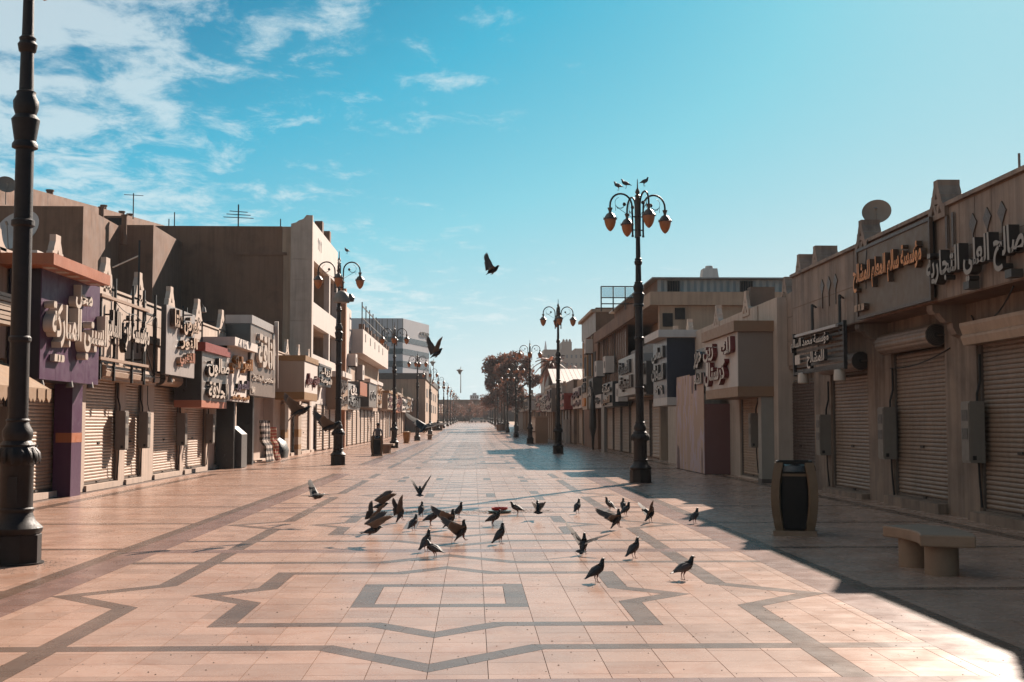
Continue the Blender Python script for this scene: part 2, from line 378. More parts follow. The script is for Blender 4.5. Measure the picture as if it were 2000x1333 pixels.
def module_bands(cy, long_pieces=False):
    g, mv = [], []
    h = MOD / 2
    st = 99 if long_pieces else 0.4
    for q in star(1.85, 2.40, .2) + star(2.9, 3.72, .2): g += cutlong(q, st)
    for q in (rect(-.8, .8, -.8, -.6), rect(-.8, .8, .6, .8)): g += cutlong(q, st)
    for s in (-.8, .6): g += cutlong([(s, -.6), (s, .6), (s + .2, .6), (s + .2, -.6)], st)
    for s in (-2.9, 2.7):
        for a, b in ((-h + .2, -2.9), (2.9, h - .2)): g += cutlong([(s, a), (s, b), (s + .2, b), (s + .2, a)], st)
        for a, b in ((-3.71, -2.9), (2.9, 3.71)): g += cutlong(rect(a, b, s, s + .2), st)
    mv += cutlong(rect(-3.71, 3.71, -h - .2, -h + .2), st)
    for sx in (-1, 1):
        e = lambda a, b: (a, b) if sx > 0 else (-b, -a)
        a, b = e(3.71, 4.11); mv += cutlong([(a, -h), (a, h), (b, h), (b, -h)], st)
        a, b = e(4.11, 4.31); g += cutlong([(a, -h), (a, h), (b, h), (b, -h)], st)
        a, b = e(8.0, 8.28); g += cutlong([(a, -h), (a, h), (b, h), (b, -h)], st)
        a, b = e(4.31, 8.0)
        for yy in (0.3, h + .3): g += cutlong(rect(a, b, yy - .1, yy + .1), st)
    mvv = lambda L: [ccw([(x + CX, y + cy) for x, y in q]) for q in L]
    return mvv(g), mvv(mv)
pieces = []                                               # (polygons of one piece, kind)
bands, mauves = [], []
for k in range(-1, 4):
    g, mv = module_bands(CY0 + MOD * k); bands += g; mauves += mv
inY = lambda q: max(p[1] for p in q) < YF - .02 and min(p[1] for p in q) > YN - .5
bands = [q for q in bands if inY(q)]; mauves = [q for q in mauves if inY(q)]
clips = [(grow(q, 0.0035), min(p[0] for p in q), max(p[0] for p in q), min(p[1] for p in q), max(p[1] for p in q)) for q in bands + mauves]
rows = {}
for c in clips:
    for r in range(int(c[3] // 1) - 1, int(c[4] // 1) + 2): rows.setdefault(r, []).append(c)
whole, cut = [], []
ny = int((YF - YN) / TS); nx0, nx1 = int((XL - CX) / TS), int((XR - CX) / TS)
j = 0.0024
for r in range(ny):
    y0 = CY0 - 0.2 + TS * (round((YN - CY0) / TS) + r); y1 = y0 + TS
    for c in range(nx0, nx1):
        x0 = CX + TS * c; x1 = x0 + TS
        near = [k for k in rows.get(int(y0 // 1), []) if k[1] < x1 and k[2] > x0 and k[3] < y1 and k[4] > y0]
        P = [rect(x0 + j, x1 - j, y0 + j, y1 - j)]
        if not near: whole.append((x0 + TS/2, y0 + TS/2)); continue
        for k in near: P = subtract(P, k[0])
        if P: cut.append((x0 + TS/2, y0 + TS/2, P))
TH = 0.012
def slab(mb, P, z=0.0):
    for q in P:
        n = len(q)
        mb.add([(x, y, z - TH) for x, y in q] + [(x, y, z) for x, y in q], [tuple(range(n, 2*n))] + [(i, (i+1) % n, n + (i+1) % n, n + i) for i in range(n)])
def inview(x, y): return y > 7.5 and abs(x - math.tan(YAW) * y) < 0.425 * y
order = sorted([(w[1], w[0], 0, w) for w in whole if inview(w[0], w[1])] + [(w[1], w[0], 1, w) for w in cut if inview(w[0], w[1])], key=lambda t: t[:3])
single = set(id(t[3]) for t in order[:300])
tb = MB(); slab(tb, [rect(-TS/2 + j, TS/2 - j, -TS/2 + j, TS/2 - j)]); tme = tb.mesh('tile', m_tile)
rest = MB()
for w in whole:
    if id(w) in single: link('tile', tme, pav, loc=(w[0], w[1], rnd(-.0006, .0006)))
    else: slab(rest, [[(w[0] + a, w[1] + b) for a, b in rect(-TS/2 + j, TS/2 - j, -TS/2 + j, TS/2 - j)]])
for w in cut:
    if id(w) in single:
        o = MB(); slab(o, w[2]); o.build('tile', m_tile, pav)
    else: slab(rest, w[2])
tag(rest.build('tile_field', m_tile, pav), None, kind='stuff')
cen = lambda q: (sum(p[0] for p in q) / len(q), sum(p[1] for p in q) / len(q))
for lst, m, nm in ((bands, m_band, 'band_stone'), (mauves, m_mauve, 'border_stone')):
    o = sorted(lst, key=lambda q: cen(q)[1]); vis = [q for q in o if inview(*cen(q))][:300]; vs = set(map(id, vis)); rest = MB()
    for q in o:
        if id(q) in vs: t = MB(); slab(t, [grow(q, -.0012)], .0004); t.build(nm, m, pav)
        else: slab(rest, [grow(q, -.0012)], .0004)
    tag(rest.build(nm + '_field', m, pav), None, kind='stuff')
fb, fm = MB(), MB()                                       # bands of the distant paving: thin sheets just above it
for k in range(4, 22):
    g, mv = module_bands(CY0 + MOD * k, True)
    for L, t in ((g, fb), (mv, fm)):
        for q in L:
            if min(p[1] for p in q) > YF + .02: t.add([(x, y, gz(y) + .004) for x, y in q], [(0, 1, 2, 3)])
tag(fb.build('distant_band', m_band, pav), None, kind='stuff'); tag(fm.build('distant_border', m_mauve, pav), None, kind='stuff')
# ================================================================ street lamps
def translucent(name, col, rough=0.35):
    m = bpy.data.materials.new(name); m.use_nodes = True; n, l = m.node_tree.nodes, m.node_tree.links
    b = n['Principled BSDF']; b.inputs['Base Color'].default_value = (*col, 1); b.inputs['Roughness'].default_value = rough
    t = n.new('ShaderNodeBsdfTranslucent'); t.inputs[0].default_value = (*col, 1); x = n.new('ShaderNodeMixShader'); x.inputs[0].default_value = 0.5
    o = n['Material Output']; l.new(b.outputs[0], x.inputs[1]); l.new(t.outputs[0], x.inputs[2]); l.new(x.outputs[0], o.inputs[0]); return m
m_amber = translucent('amber lamp globe', (0.40, 0.17, 0.065))
def lamp_proto():
    root = link('street_lamp', None)
    b = MB()
    b.lathe([(.33, 0), (.33, .02)], n=24)
    b.lathe([(.30, .02), (.30, .34), (.27, .36)], n=8, rot=math.pi / 8)
    b.lathe([(.27, .34), (.30, .37), (.31, .42), (.27, .46), (.225, .50), (.20, .56), (.19, .60), (.205, .62), (.205, .645), (.19, .66), (.19, 1.14), (.20, 1.16), (.235, 1.19), (.25, 1.25), (.235, 1.31), (.19, 1.37), (.20, 1.39), (.155, 1.44), (.175, 1.50), (.17, 1.56), (.135, 1.62), (.125, 1.66), (.14, 1.68), (.12, 1.70)], n=20)
    for k in range(16):                                    # leaf ornament round the bulge
        a = k * math.pi / 8; c, s = math.cos(a), math.sin(a)
        b.loft([[(c*r - s*w, s*r + c*w, z), (c*(r+.012), s*(r+.012), z), (c*r + s*w, s*r - c*w, z)] for r, w, z in ((.245, .012, 1.17), (.262, .036, 1.23), (.25, .036, 1.30), (.20, .012, 1.36))])
    bo = b.build('base', m_lamp, root, True, True)
    dp = MB().box(-.05, .05, -.206, -.18, .72, 1.02).build('service_door', m_lamp, bo, local=True)
    p = MB()
    p.lathe([(.115, 1.68), (.112, 2.6), (.13, 2.62), (.13, 2.66), (.112, 2.68), (.108, 3.98), (.135, 4.0), (.135, 4.06), (.107, 4.08), (.105, 4.92)], n=18)
    p.lathe([(.105, 4.92), (.15, 4.94), (.15, 4.98), (.125, 5.02), (.15, 5.18), (.165, 5.28), (.12, 5.34), (.145, 5.42), (.15, 5.50), (.11, 5.58), (.115, 5.62), (.085, 5.64), (.078, 6.10), (.10, 6.12), (.115, 6.20), (.09, 6.24), (.10, 6.28), (.07, 6.31), (.068, 6.36), (.062, 6.90)], n=16)
    p.build('pole', m_lamp, root, True, True)
    f = MB()
    f.lathe([(.062, 6.90), (.055, 7.5), (.075, 7.52), (.06, 7.6), (.06, 8.05), (.085, 8.08), (.04, 8.12), (.07, 8.18), (.045, 8.26), (.02, 8.30), (.012, 8.52), (.004, 8.57)], n=12)
    for k in range(4):
        a = k * math.pi / 2 + math.pi / 4
        f.tube([(.075*math.cos(a), .075*math.sin(a), 7.35), (.075*math.cos(a), .075*math.sin(a), 7.95), (.03*math.cos(a), .03*math.sin(a), 8.06)], .02, 6)
    f.build('finial', m_bronze, root, True, True)
    # one arm along +x, then turned
    R = .33; cx_ = .50
    path = [(.16, 0, 6.93), (.16, 0, 7.4), (.17, 0, 7.76)] + [(cx_ - R * math.cos(t), 0, 7.77 + R * math.sin(t) * 1.05) for t in [math.pi * i / 12 for i in range(13)]] + [(cx_ + R, 0, 7.62)]
    am = MB().tube(path, .028, 8).lathe([(.036, 6.90), (.036, 6.95)], (.16, 0, 0), 8).tube([(0, 0, 7.10), (.16, 0, 7.10)], .018, 6).tube([(0, 0, 7.48), (.16, 0, 7.48)], .018, 6)
    arm_me = am.mesh('arm', m_lamp, True)
    sc = MB().lathe([(.0, -.055), (.035, -.045), (.055, 0), (.035, .045), (0, .055)], (.40, 0, 7.82), 10)
    sc.tube([(.44, 0, 7.79)] + [(.53 + .15 * math.cos(t), 0, 7.86 + .15 * math.sin(t)) for t in [-2.4 + i * .42 for i in range(10)]], .006, 5)
    sc.tube([(.42, 0, 7.74), (.50, 0, 7.69), (.60, 0, 7.69), (.67, 0, 7.78), (.66, 0, 7.62)], .007, 5).tube([(.17, 0, 7.45), (.63, 0, 7.73)], .007, 5)
    scr_me = sc.mesh('scroll', m_lamp, True)
    L = .83
    cp = MB().lathe([(.028, 7.66), (.036, 7.64), (.075, 7.70), (.04, 7.60), (.045, 7.56), (.10, 7.53), (.145, 7.46), (.185, 7.41), (.195, 7.40), (.195, 7.37), (.16, 7.37)], (L, 0, 0), 16)
    for k in range(12):
        a = k * math.pi / 6
        cp.add([(L + math.cos(a + d) * r, math.sin(a + d) * r, z) for d, r, z in ((-.10, .193, 7.39), (.10, .193, 7.39), (0, .218, 7.46))], [(0, 1, 2)])
    cap_me = cp.mesh('lamp_cap', m_bronze, True)
    gl_me = MB().lathe([(.165, 7.372), (.165, 7.34), (.155, 7.27), (.128, 7.18), (.085, 7.10), (.04, 7.05), (.004, 7.03)], (L, 0, 0), 18).mesh('lamp_globe', m_amber, True)
    for k in range(4):
        r = (0, 0, k * math.pi / 2)
        a = link('arm', arm_me, root, True, rot=r)
        link('scroll', scr_me, a, True); 
        c = link('lamp_cap', cap_me, root, True, rot=r); link('lamp_globe', gl_me, c, True)
    return root
ORD = ['nearest', 'second', 'third', 'fourth', 'fifth', 'sixth', 'seventh', 'eighth', 'ninth', 'tenth', 'eleventh', 'twelfth']
lp = lamp_proto(); first = True; LAMPS = {}
for row, x, y0, dy, n in (('left', -5.38, 14.85, 34.8, 12), ('right', 4.66, 34.6, 33.8, 12)):
    for k in range(n):
        y = y0 + dy * k
        o = lp if first else copy_tree(lp); first = False
        o.location = (x, y, gz(y)); o.rotation_euler = (rnd(-.004, .004), rnd(-.004, .004), math.radians({('right', 0): 14, ('left', 1): 4}.get((row, k), rnd(-9, 9))))
        tag(o, 'ornate four-armed street lamp with amber globes, %s lamp of the %s row' % (ORD[k], row), 'street lamp', 'street lamps along the promenade')
        LAMPS[row, k] = o
# ================================================================ shop fronts: shared builders
# side = +1: row on the left of the street, faces +X.  side = -1: row on the right, faces -X.
def slat_mesh(m, key):
    if key in UB: return UB[key]
    prof = [(0, 0), (.012, .010), (.020, .030), (.020, .052), (.010, .072), (0, .078)]
    mb = MB(); mb.prism([(a, c) for a, c in prof], lambda u, v, w: (u, w, v), -.5, .5)
    UB[key] = mb.mesh('slat', m); return UB[key]
def shutter(b, side, X, y0, y1, z0, z1, m=None, roll=None, near=True, label=None):
    """roller shutter: guide rails (the part), slats, bottom rail, lock, coil or housing as its pieces"""
    m = m or m_shut; y0, y1 = sorted((y0, y1))
    fr = MB().box(X - side*.04, X + side*.05, y0 - .05, y0, z0, z1 + .06).box(X - side*.04, X + side*.05, y1, y1 + .05, z0, z1 + .06).box(X - side*.04, X - side*.03, y0 - .001, y1 + .001, z1 + .02, z1 + .06)
    fr = fr.build('roller_shutter', m_rail, b)
    if label: fr['label'] = label
    n = int((z1 - z0) / .08)
    if near:
        me = slat_mesh(m, 'slat' + m.name)
        for k in range(n):
            link('slat', me, fr, True, loc=(X - side*.01 + rnd(-.002, .002), (y0+y1)/2, z0 + .05 + k*.08), rot=(0, 0, 0 if side > 0 else math.pi), scl=(1, y1 - y0, 1))
        pbox('lock', m_black, fr, X + side*.012, X + side*.032, (y0+y1)/2 - .09, (y0+y1)/2 + .09, z0 + .98, z0 + 1.03)
        pbox('bottom_rail', m_rail, fr, X - side*.012, X + side*.034, y0 + .01, y1 - .01, z0 + .005, z0 + .048)
        pbox('latch', m_black, fr, X + side*.02, X + side*.06, y0 + .42*(y1-y0), y0 + .42*(y1-y0) + .14, z0 + .02, z0 + .06)
    else:
        n = int((z1 - z0) / .16); pr = [(0, z0)]
        for k in range(n): zz = z0 + k * .16; pr += [(.02, zz + .03), (.02, zz + .11), (0, zz + .158)]
        pr += [(-.03, z1), (-.03, z0)]
        MB().prism([(u, v) for u, v in pr], lambda u, v, w: (X + side*u, w, v), y0, y1).build('curtain', m, fr)
    if roll == 'coil':                                     # bare coil of slats on its axle, open end showing
        R = .21
        rr = [R - (.012 if k % 3 == 0 else 0) for k in range(36)]
        ring = lambda y: [(X + side*.24 + rr[k]*math.cos(k*math.pi/18), y, z1 + .26 + rr[k]*math.sin(k*math.pi/18)) for k in range(36)]
        MB().loft([ring(y0 - .04), ring(y1 + .04)]).build('shutter_coil', m, fr)
        sp = MB()
        for yy in (y0 - .05,):
            for q in range(5): sp.tube([(X + side*.24 + (.19 - q*.032)*math.cos(t*.5), yy - .004*q, z1 + .26 + (.19 - q*.032)*math.sin(t*.5)) for t in range(13)], .007, 4)
            sp.tube([(X + side*.24, yy - .03, z1 + .26), (X - side*.02, yy - .03, z1 + .26), (X - side*.02, yy - .03, z1 + .02)], .02, 5)
        ring2 = [(X + side*.24 + .20*math.cos(k*math.pi/12), y0 - .045, z1 + .26 + .20*math.sin(k*math.pi/12)) for k in range(24)]
        MB().add(ring2, [tuple(range(24))]).build('coil_end', m_black, fr); sp.build('axle_bracket', m_rail, fr)
    elif roll == 'box':
        pr = [(0, z1 - .02), (.30, z1 - .02), (.34, z1 + .10), (.34, z1 + .14), (.31, z1 + .16), (.36, z1 + .30), (.36, z1 + .36), (0, z1 + .42)]
        MB().prism(pr, lambda u, v, w: (X + side*u, w, v), y0 - .12, y1 + .12).build('shutter_housing', m_shut, fr)
    return fr
def meter_box(side, X, y, z0, z1, label, w=.34, d=.24):
    t = thing('meter_box', label, 'meter box', (X, y, z0), 'electricity meter boxes on the shop fronts')
    b = MB().box(X, X + side*d, y, y + w, z0, z1); b.build('box_body', m_grey, t)
    dr = MB().box(X + side*(d + .003), X + side*(d + .018), y + .02, y + w - .02, z0 + .03, z1 - .03).build('box_door', m_grey, t)
    h = z1 - z0
    for a in (.78, .48): pbox('meter_window', m_greyd, dr, X + side*(d + .019), X + side*(d + .026), y + .06, y + w - .06, z0 + h*(a - .10), z0 + h*(a + .08))
    pbox('knob', m_black, t, X + side*(d - .09), X + side*(d - .03), y - .022, y - .001, z0 + .05, z0 + .12)
    MB().tube([(X + side*.08, y + .1, z1 - .02), (X + side*.08, y + .1, z1 + .12), (X + side*.02, y + .1, z1 + .35), (X + side*.02, y + .1, z1 + .8)], .022, 6).build('conduit', m_wire, t)
    MB().tube([(X + side*.07, y + .12, z0 + .02), (X + side*.06, y + .12, z0 - .3), (X + side*.02, y + .14, max(.05, z0 - .75))], .018, 6).build('conduit', m_wire, t)
    return t
def ac_unit(side, X, y, z, label, w=.85, h=.6, d=.34):
    t = thing('ac_unit', label, 'air conditioner', (X, y, z), 'air conditioners on the walls')
    MB().box(X, X + side*d, y, y + w, z, z + h).build('casing', m_white, t)
    g = MB().lathe([(.21, 0), (.21, .02)], n=20); g.v = [(X + side*(d + v[2]), y + w*.4 + v[0], z + h/2 + v[1]) for v in g.v]; fo = g.build('fan_grille', m_greyd, t)
    for k in range(5): pbox('grille_bar', m_grey, fo, X + side*(d + .021), X + side*(d + .03), y + w*.4 - .2, y + w*.4 + .2, z + h/2 - .16 + k*.08, z + h/2 - .15 + k*.08)
    pbox('bracket', m_black, t, X, X + side*d, y + .1, y + .13, z - .05, z - .002); pbox('bracket', m_black, t, X, X + side*d, y + w - .13, y + w - .1, z - .05, z - .002)
    return t
def merlon(b, side, X, y, z, s=1.0, T=.22, m=None, sz=None):
    """parapet crest: stepped concave outline with three pierced triangles"""
    o = [(-.50, -.30), (.50, -.30), (.50, 0), (.42, .05), (.34, .14), (.29, .26), (.27, .36), (.22, .38), (.20, .46), (.13, .62), (.13, .78), (-.13, .78), (-.13, .62), (-.20, .46), (-.22, .38), (-.27, .36), (-.29, .26), (-.34, .14), (-.42, .05), (-.50, 0)]
    tri = [[(-.07, .26), (.07, .26), (0, .44)], [(-.30, -.16), (-.10, -.16), (-.18, .08)], [(.10, -.16), (.30, -.16), (.18, .08)], [(-.09, .12), (.09, .12), (0, -.12)]]
    loops = [o] + [t[::-1] for t in tri]
    pts = [p for L in loops for p in L]
    tess = geometry.tessellate_polygon([[Vector((u, v, 0)) for u, v in L] for L in loops])
    mb = MB(); n = len(pts)
    sz = sz or s; P = lambda w: [(X + side*w, y + u*s, z + v*sz) for u, v in pts]
    vs = P(-T) + P(.02)
    fs = [tuple(t) for t in tess] + [tuple(i + n for i in t)[::-1] for t in tess]; k = 0
    for L in loops:
        for i in range(len(L)): fs.append((k + i, k + (i+1) % len(L), n + k + (i+1) % len(L), n + k + i))
        k += len(L)
    mb.add(vs, fs); return mb.build('merlon', m or m_stone, b)
def spear(b, side, X, y, z0, z1, m=None, w=.07):
    mb = MB(); mid = z1 - .16
    mb.prism([(-.012, z0), (.012, z0), (.012, mid - .18), (w, mid), (0, z1), (-w, mid), (-.012, mid - .18)], lambda u, v, q: (X + side*q, y + u, v), .001, .02)
    return mb.build('spear_motif', m or m_bronze, b)
def panels(b, side, X, y0, y1, z0, z1, w, h, m=None, th=.03, gap=.014):
    """stone cladding slabs hung one by one on the wall"""
    m = m or m_stone; nz = max(1, round((z1 - z0) / h)); ny = max(1, round((y1 - y0) / w))
    dy, dz = (y1 - y0) / ny, (z1 - z0) / nz
    for i in range(nz):
        for k in range(ny):
            a, c = y0 + k*dy + gap/2, y0 + (k+1)*dy - gap/2
            pbox('cladding_panel', m, b, X - side*th, X + side*rnd(0, .004), a, c, z0 + i*dz + gap/2, z0 + (i+1)*dz - gap/2)
def row_wall(b, side, X, y0, y1, ztop, holes, m, depth=9, z0=0.0):
    """solid block of a shop row with recessed door bays; holes = [(ya, yb, zb, zt)]"""
    mb = MB(); B = X - side*.45
    mb.box(B, X - side*depth, y0, y1, z0, ztop - .6)
    hs = sorted(holes); y = y0
    for a, c, zb, zt in hs:
        if a > y: mb.box(B + side*.001, X, y, a, z0, ztop)
        mb.box(B + side*.001, X, a, c, zt, ztop)
        if zb > z0 + .01: mb.box(B + side*.001, X + side*.06, a, c, z0, zb)
        y = c
    if y < y1: mb.box(B + side*.001, X, y, y1, z0, ztop)
    mb.box(X - side*depth, X - side*(depth - .3), y0, y1, ztop - .6, ztop)          # parapets round the roof
    for yy in (y0, y1 - .3): mb.box(B - side*.001, X - side*(depth - .31), yy, yy + .3, ztop - .59, ztop - .002)
    return mb.build('wall', m, b)
def sign_box(label, side, Xw, Xf, y0, y1, z0, z1, face, sidem=None, cap=None, base=None, texts=(), name='shop_sign', seams=0, group=None, frame=None):
    """boxed shop sign: body with the face panel, optional cap and base band, letters standing off the face
    texts: (string, u0, u1, v0, v1, face mat, edge mat, depth), u from left to right as seen from the street"""
    y0, y1 = sorted((y0, y1))
    t = thing(name, label, 'shop sign', (Xf, (y0+y1)/2, z0), group)
    MB().box(Xw, Xf - side*.02, y0, y1, z0, z1).build('sign_body', sidem or face, t)
    n = max(1, seams)
    for k in range(n):
        a, c = y0 + (y1-y0)*k/n, y0 + (y1-y0)*(k+1)/n
        pbox('face_panel', face, t, Xf - side*.018, Xf, a + (.004 if k else 0), c - (.004 if k < n-1 else 0), z0 + .001, z1 - .001)
    if cap:
        h, mc, ov = cap
        MB().box(Xw, Xf + side*ov, y0 - ov*.8, y1 + .02, z1 + .002, z1 + h).build('cap', mc, t)
    if base:
        h, mc = base
        MB().box(Xw, Xf + side*.006, y0 - .006, y1 + .006, z0 - h, z0 - .002).build('base_band', mc, t)
    if frame:
        f = MB(); w = .06
        for a, c, d, e in ((y0 - w, y0, z0 - w, z1 + w), (y1, y1 + w, z0 - w, z1 + w), (y0, y1, z0 - w, z0), (y0, y1, z1, z1 + w)): f.box(Xf - side*.03, Xf + side*.03, a, c, d, e)
        f.build('frame', frame, t)
    for s, u0, u1, v0, v1, mf, me, dp in texts:
        if side > 0: a, c = y0 + (y1-y0)*u0, y0 + (y1-y0)*u1
        else: a, c = y1 - (y1-y0)*u1, y1 - (y1-y0)*u0
        lettering(s, t, side, Xf + side*.012, a, c, z0 + (z1-z0)*v0, z0 + (z1-z0)*v1, dp, mf, me)
    return t
def wire(pts, label, r=.008, sag=.0):
    out = []
    for i in range(len(pts) - 1):
        a, c = Vector(pts[i]), Vector(pts[i+1])
        for k in range(6):
            t = k / 6; p = a.lerp(c, t); p.z -= sag * 4 * t * (1 - t); out.append(p)
    out.append(Vector(pts[-1]))
    return tag(MB().tube(out, r, 5).build('cable', m_wire), label, 'cable')

# ================================================================ the row on the left
LW = -9.4
lb = thing('shop_row_building', 'single-storey stone-faced row of shops on the left with crested parapet', 'building', (LW, 40, 0))
py = lambda p: YX(p, LW - .1, 850)
SH = [('A', 30, 113), ('B', 158, 225), ('C', 237, 271), ('D', 293, 346), ('E', 353, 397), ('F', 413, 445), ('G', 452, 486), ('H', 563, 581), ('I', 584, 601), ('J', 603, 614)]
holes = []
for nme, a, c in SH: holes.append((py(a), py(c), .14, 2.95))
holes.append((YX(0, LW) - 3.6, YX(18, LW) , .14, 2.95))
holes.append((YX(496, LW), YX(534, LW), .05, 2.95))
L0, L1 = 0.0, 71.9
row_wall(lb, 1, LW, L0, L1, 5.05, holes, m_stone)
for nme, a, c in SH:
    if nme == 'G': continue
    shutter(lb, 1, LW - .12, py(a) + .06, py(c) - .06, .15, 2.72, roll={'B': None, 'D': 'coil'}.get(nme), near=True, label={'A': 'cream roller shutter under the purple sign'}.get(nme))
shutter(lb, 1, LW - .12, YX(0, LW) - 3.5, YX(18, LW) - .06, .15, 2.72)
pbox('shutter_housing', m_shut, lb, LW + .02, LW + .40, YX(190, -9.1), YX(297, -9.1), 2.72, 3.12)
MB().prism([(.3, 2.76), (.44, 2.80), (.46, 2.92), (.42, 2.94), (.46, 2.98), (.44, 3.06), (.3, 3.10)], lambda u, v, w: (LW + u + .05, w, v), YX(190, -9.1), YX(297, -9.1)).build('housing_ribs', m_shut, lb)
# parapet slabs and crests
for a in range(0, 11): pass
pbox('parapet_backing', m_brown, lb, LW + .001, LW + .006, 28.85, 71.85, 3.93, 5.04)
panels(lb, 1, LW + .038, 28.9, 71.8, 3.95, 5.03, .95, .54)
MB().box(LW - .5, LW + .08, L0, L1, 5.06, 5.12).build('coping', m_stone, lb)
for k, yy in enumerate([24.2, 27.9, 31.7, 34.8, 38.4, 42.2, 46.2, 50.2, 54.0, 58.2, 62.3, 66.4, 70.4]): merlon(lb, 1, LW + .06, yy, 5.12, 1.3, .12, sz=.95)
for yy in (32.7, 33.05, 36.4, 36.75, 40.2): spear(lb, 1, LW + .04, yy, 4.0, 4.75)
# purple shop: box sign, orange canopy, clad pillar
m_purple = mat('purple panel', (0.105, 0.032, 0.118), 0.45, 0.06, 1.5, spec=0.25, streak=0.1)
m_navy = mat('dark navy panel', (0.030, 0.022, 0.045), 0.45, 0.1, 2)
m_orange = mat('orange panel', (0.56, 0.19, 0.07), 0.45, 0.07, 2, streak=0.1)
a, c, z0, z1 = nf(-8.7, 82, 530, 741, 194)
sign_box('purple boxed shop sign with big pale letters under an orange canopy', 1, LW + .05, -8.7, a, c, z0, z1 + .1, m_purple, m_navy, seams=4,
         texts=[('محل', .42, .72, .70, .93, m_letterw, m_letterw, .16), ('السيتي المباركة', .02, 1.0, .22, .70, m_letterw, m_letterw, .2), ('ـــ', .14, .30, .17, .235, m_letterw, m_letterw, .1)])
t = thing('canopy', 'orange flat canopy projecting over the purple sign', 'canopy', (-8.6, 26, z1 + .1))
a2, c2, q0, q1 = nf(-8.25, 105.5, 494, 517, 214)
MB().box(LW, -8.25, a2, c2 + .1, q0, q1).build('canopy_slab', m_orange, t)
for k in range(5):
    yy = a2 + .4 + k * .72; pbox('soffit_light', m_letterw, t, -8.6, -8.4, yy, yy + .28, q0 - .012, q0 - .001)
t = thing('clad_pillar', 'purple square pillar with an orange band below the purple sign', 'pillar', (-9.2, 28, 0))
a3, _ = hG(136, 971); yN = hG(136, 971)[1]; yE = YX(157, -9.05, 960)
MB().box(LW - .05, -9.05, yN, yE, 0, z0 - .002).build('shaft', m_purple, t)
b0 = hX(136, 865, -9.05)[1]; b1 = hX(136, 846, -9.05)[1]
MB().box(LW, -9.044, yN - .006, yE + .006, b0, b1).build('band', m_orange, t)
# open framework sign with black and white letters
a, c, z0, z1 = nf(-8.8, 197, 576, 700, 290)
t = thing('frame_sign', 'open steel frame sign with black-edged white letters beside the purple sign', 'shop sign', (-8.8, a, z0))
f = MB()
for zz, r in ((z1, .035), (z0, .035)): f.box(-8.84, -8.77, a, c, zz - r, zz + r)
f.build('rail', mat('raw timber rail', (.40, .27, .19), .7, .1, 4), t)
for u in (.06, .33, .70, .98):
    yy = a + (c - a) * u; pbox('post', m_black, t, -8.90, -8.842, yy - .03, yy + .03, z0 - .5, z1 + (.55 if .3 < u < .8 else .04))
for u in (.1, .5, .9):
    yy = a + (c - a) * u; pbox('bracket', m_black, t, LW, -8.9, yy - .02, yy + .02, z1 - .3, z1 - .26)
lettering('مؤسسة فرع اللباس', t, 1, -8.80, a + .05, c - .25, z0 + .22, z1 - .28, .10, m_letterw, m_letters)
panels(lb, 1, LW + .06, a, c, z0 - .3, z1 + .1, .8, .8, m_stone)
# pale panel sign
m_pale = mat('pale grey sign panel', (0.58, 0.59, 0.64), 0.4, 0.05, 2, streak=0.12)
a, c, z0, z1 = nf(-8.6, 325, 640, 731, 380)
z1 = z0 + 1.95
sign_box('pale grey sign board with weathered cream letters and red tips', 1, -8.75, -8.6, a, c, z0, z1, m_pale, m_greyd,
         texts=[('معرض دلتا', .10, .98, .62, .96, m_cream, m_bronze, .14), ('النور', .35, .95, .40, .62, m_cream, m_bronze, .12), ('الذهبي', .32, .86, .14, .38, mat('faded red letters', (.52, .22, .13), .5), m_cream, .12)])
t = thing('sign_frame', 'black steel frame carrying the pale grey sign board', 'frame', (-8.9, a, 2.6))
for yy in (a - 1.3, a - .12, c + .1): pbox('post', m_black, t, -8.92, -8.86, yy - .035, yy + .035, z0 - .25, z1 + .25)
for zz in (z0 - .1, z1 - .35): pbox('rail', m_black, t, -8.92, -8.86, a - 1.26, a - .16, zz - .025, zz + .025)
MB().tube([(-8.89, a - 1.25, z0 + .9), (-8.89, a - .2, z0 - .05)], .02, 5).tube([(-8.89, a - 1.25, z0 + 1.2), (-8.89, a - .2, z0 + 1.7)], .012, 5).build('brace', m_black, t)
for yy in (a - 1.3, c + .1): pbox('bracket', m_black, t, LW, -8.92, yy - .02, yy + .02, z0 + .3, z0 + .35)
# dark sign with red cap, white sign with gold letters
m_red = mat('red strip', (0.36, 0.055, 0.035), 0.45, 0.08, 3)
m_redor = mat('faded orange strip', (0.62, 0.24, 0.14), 0.5, 0.08, 3)
m_charc = mat('charcoal panel', (0.035, 0.035, 0.038), 0.35, 0.1, 3, spec=0.6)
m_silver = mat('silver panel', (0.36, 0.37, 0.39), 0.35, 0.08, 2, spec=0.6)
a, c, z0, z1 = nf(-8.5, 395, 686, 782, 443)
sign_box('charcoal box sign with silver letters and red bands', 1, LW + .05, -8.5, a, c, z0, z1, m_silver, m_charc, cap=(.28, m_red, .12), base=(.22, m_redor), seams=3,
         texts=[('صالون', .10, .95, .50, .92, m_letterw, m_letters, .12), ('الحلاقة', .12, .92, .06, .40, m_letterw, m_letters, .12)])
a, c, z0, z1 = nf(-8.5, 444.5, 676, 783, 487)
sign_box('white box sign with tarnished gold letters and a curved white cap', 1, LW + .05, -8.5, a, c, z0, z1, m_white, m_dark, cap=(.30, m_white, .30),
         texts=[('القصر الملكي', .04, .98, .50, .86, m_gold, m_gold, .14), ('للعطور', .30, .86, .20, .42, mat('violet letters', (.11, .05, .12), .4), m_letters, .1), ('العود والبخور', .12, .95, .03, .13, m_gold, m_gold, .05)])
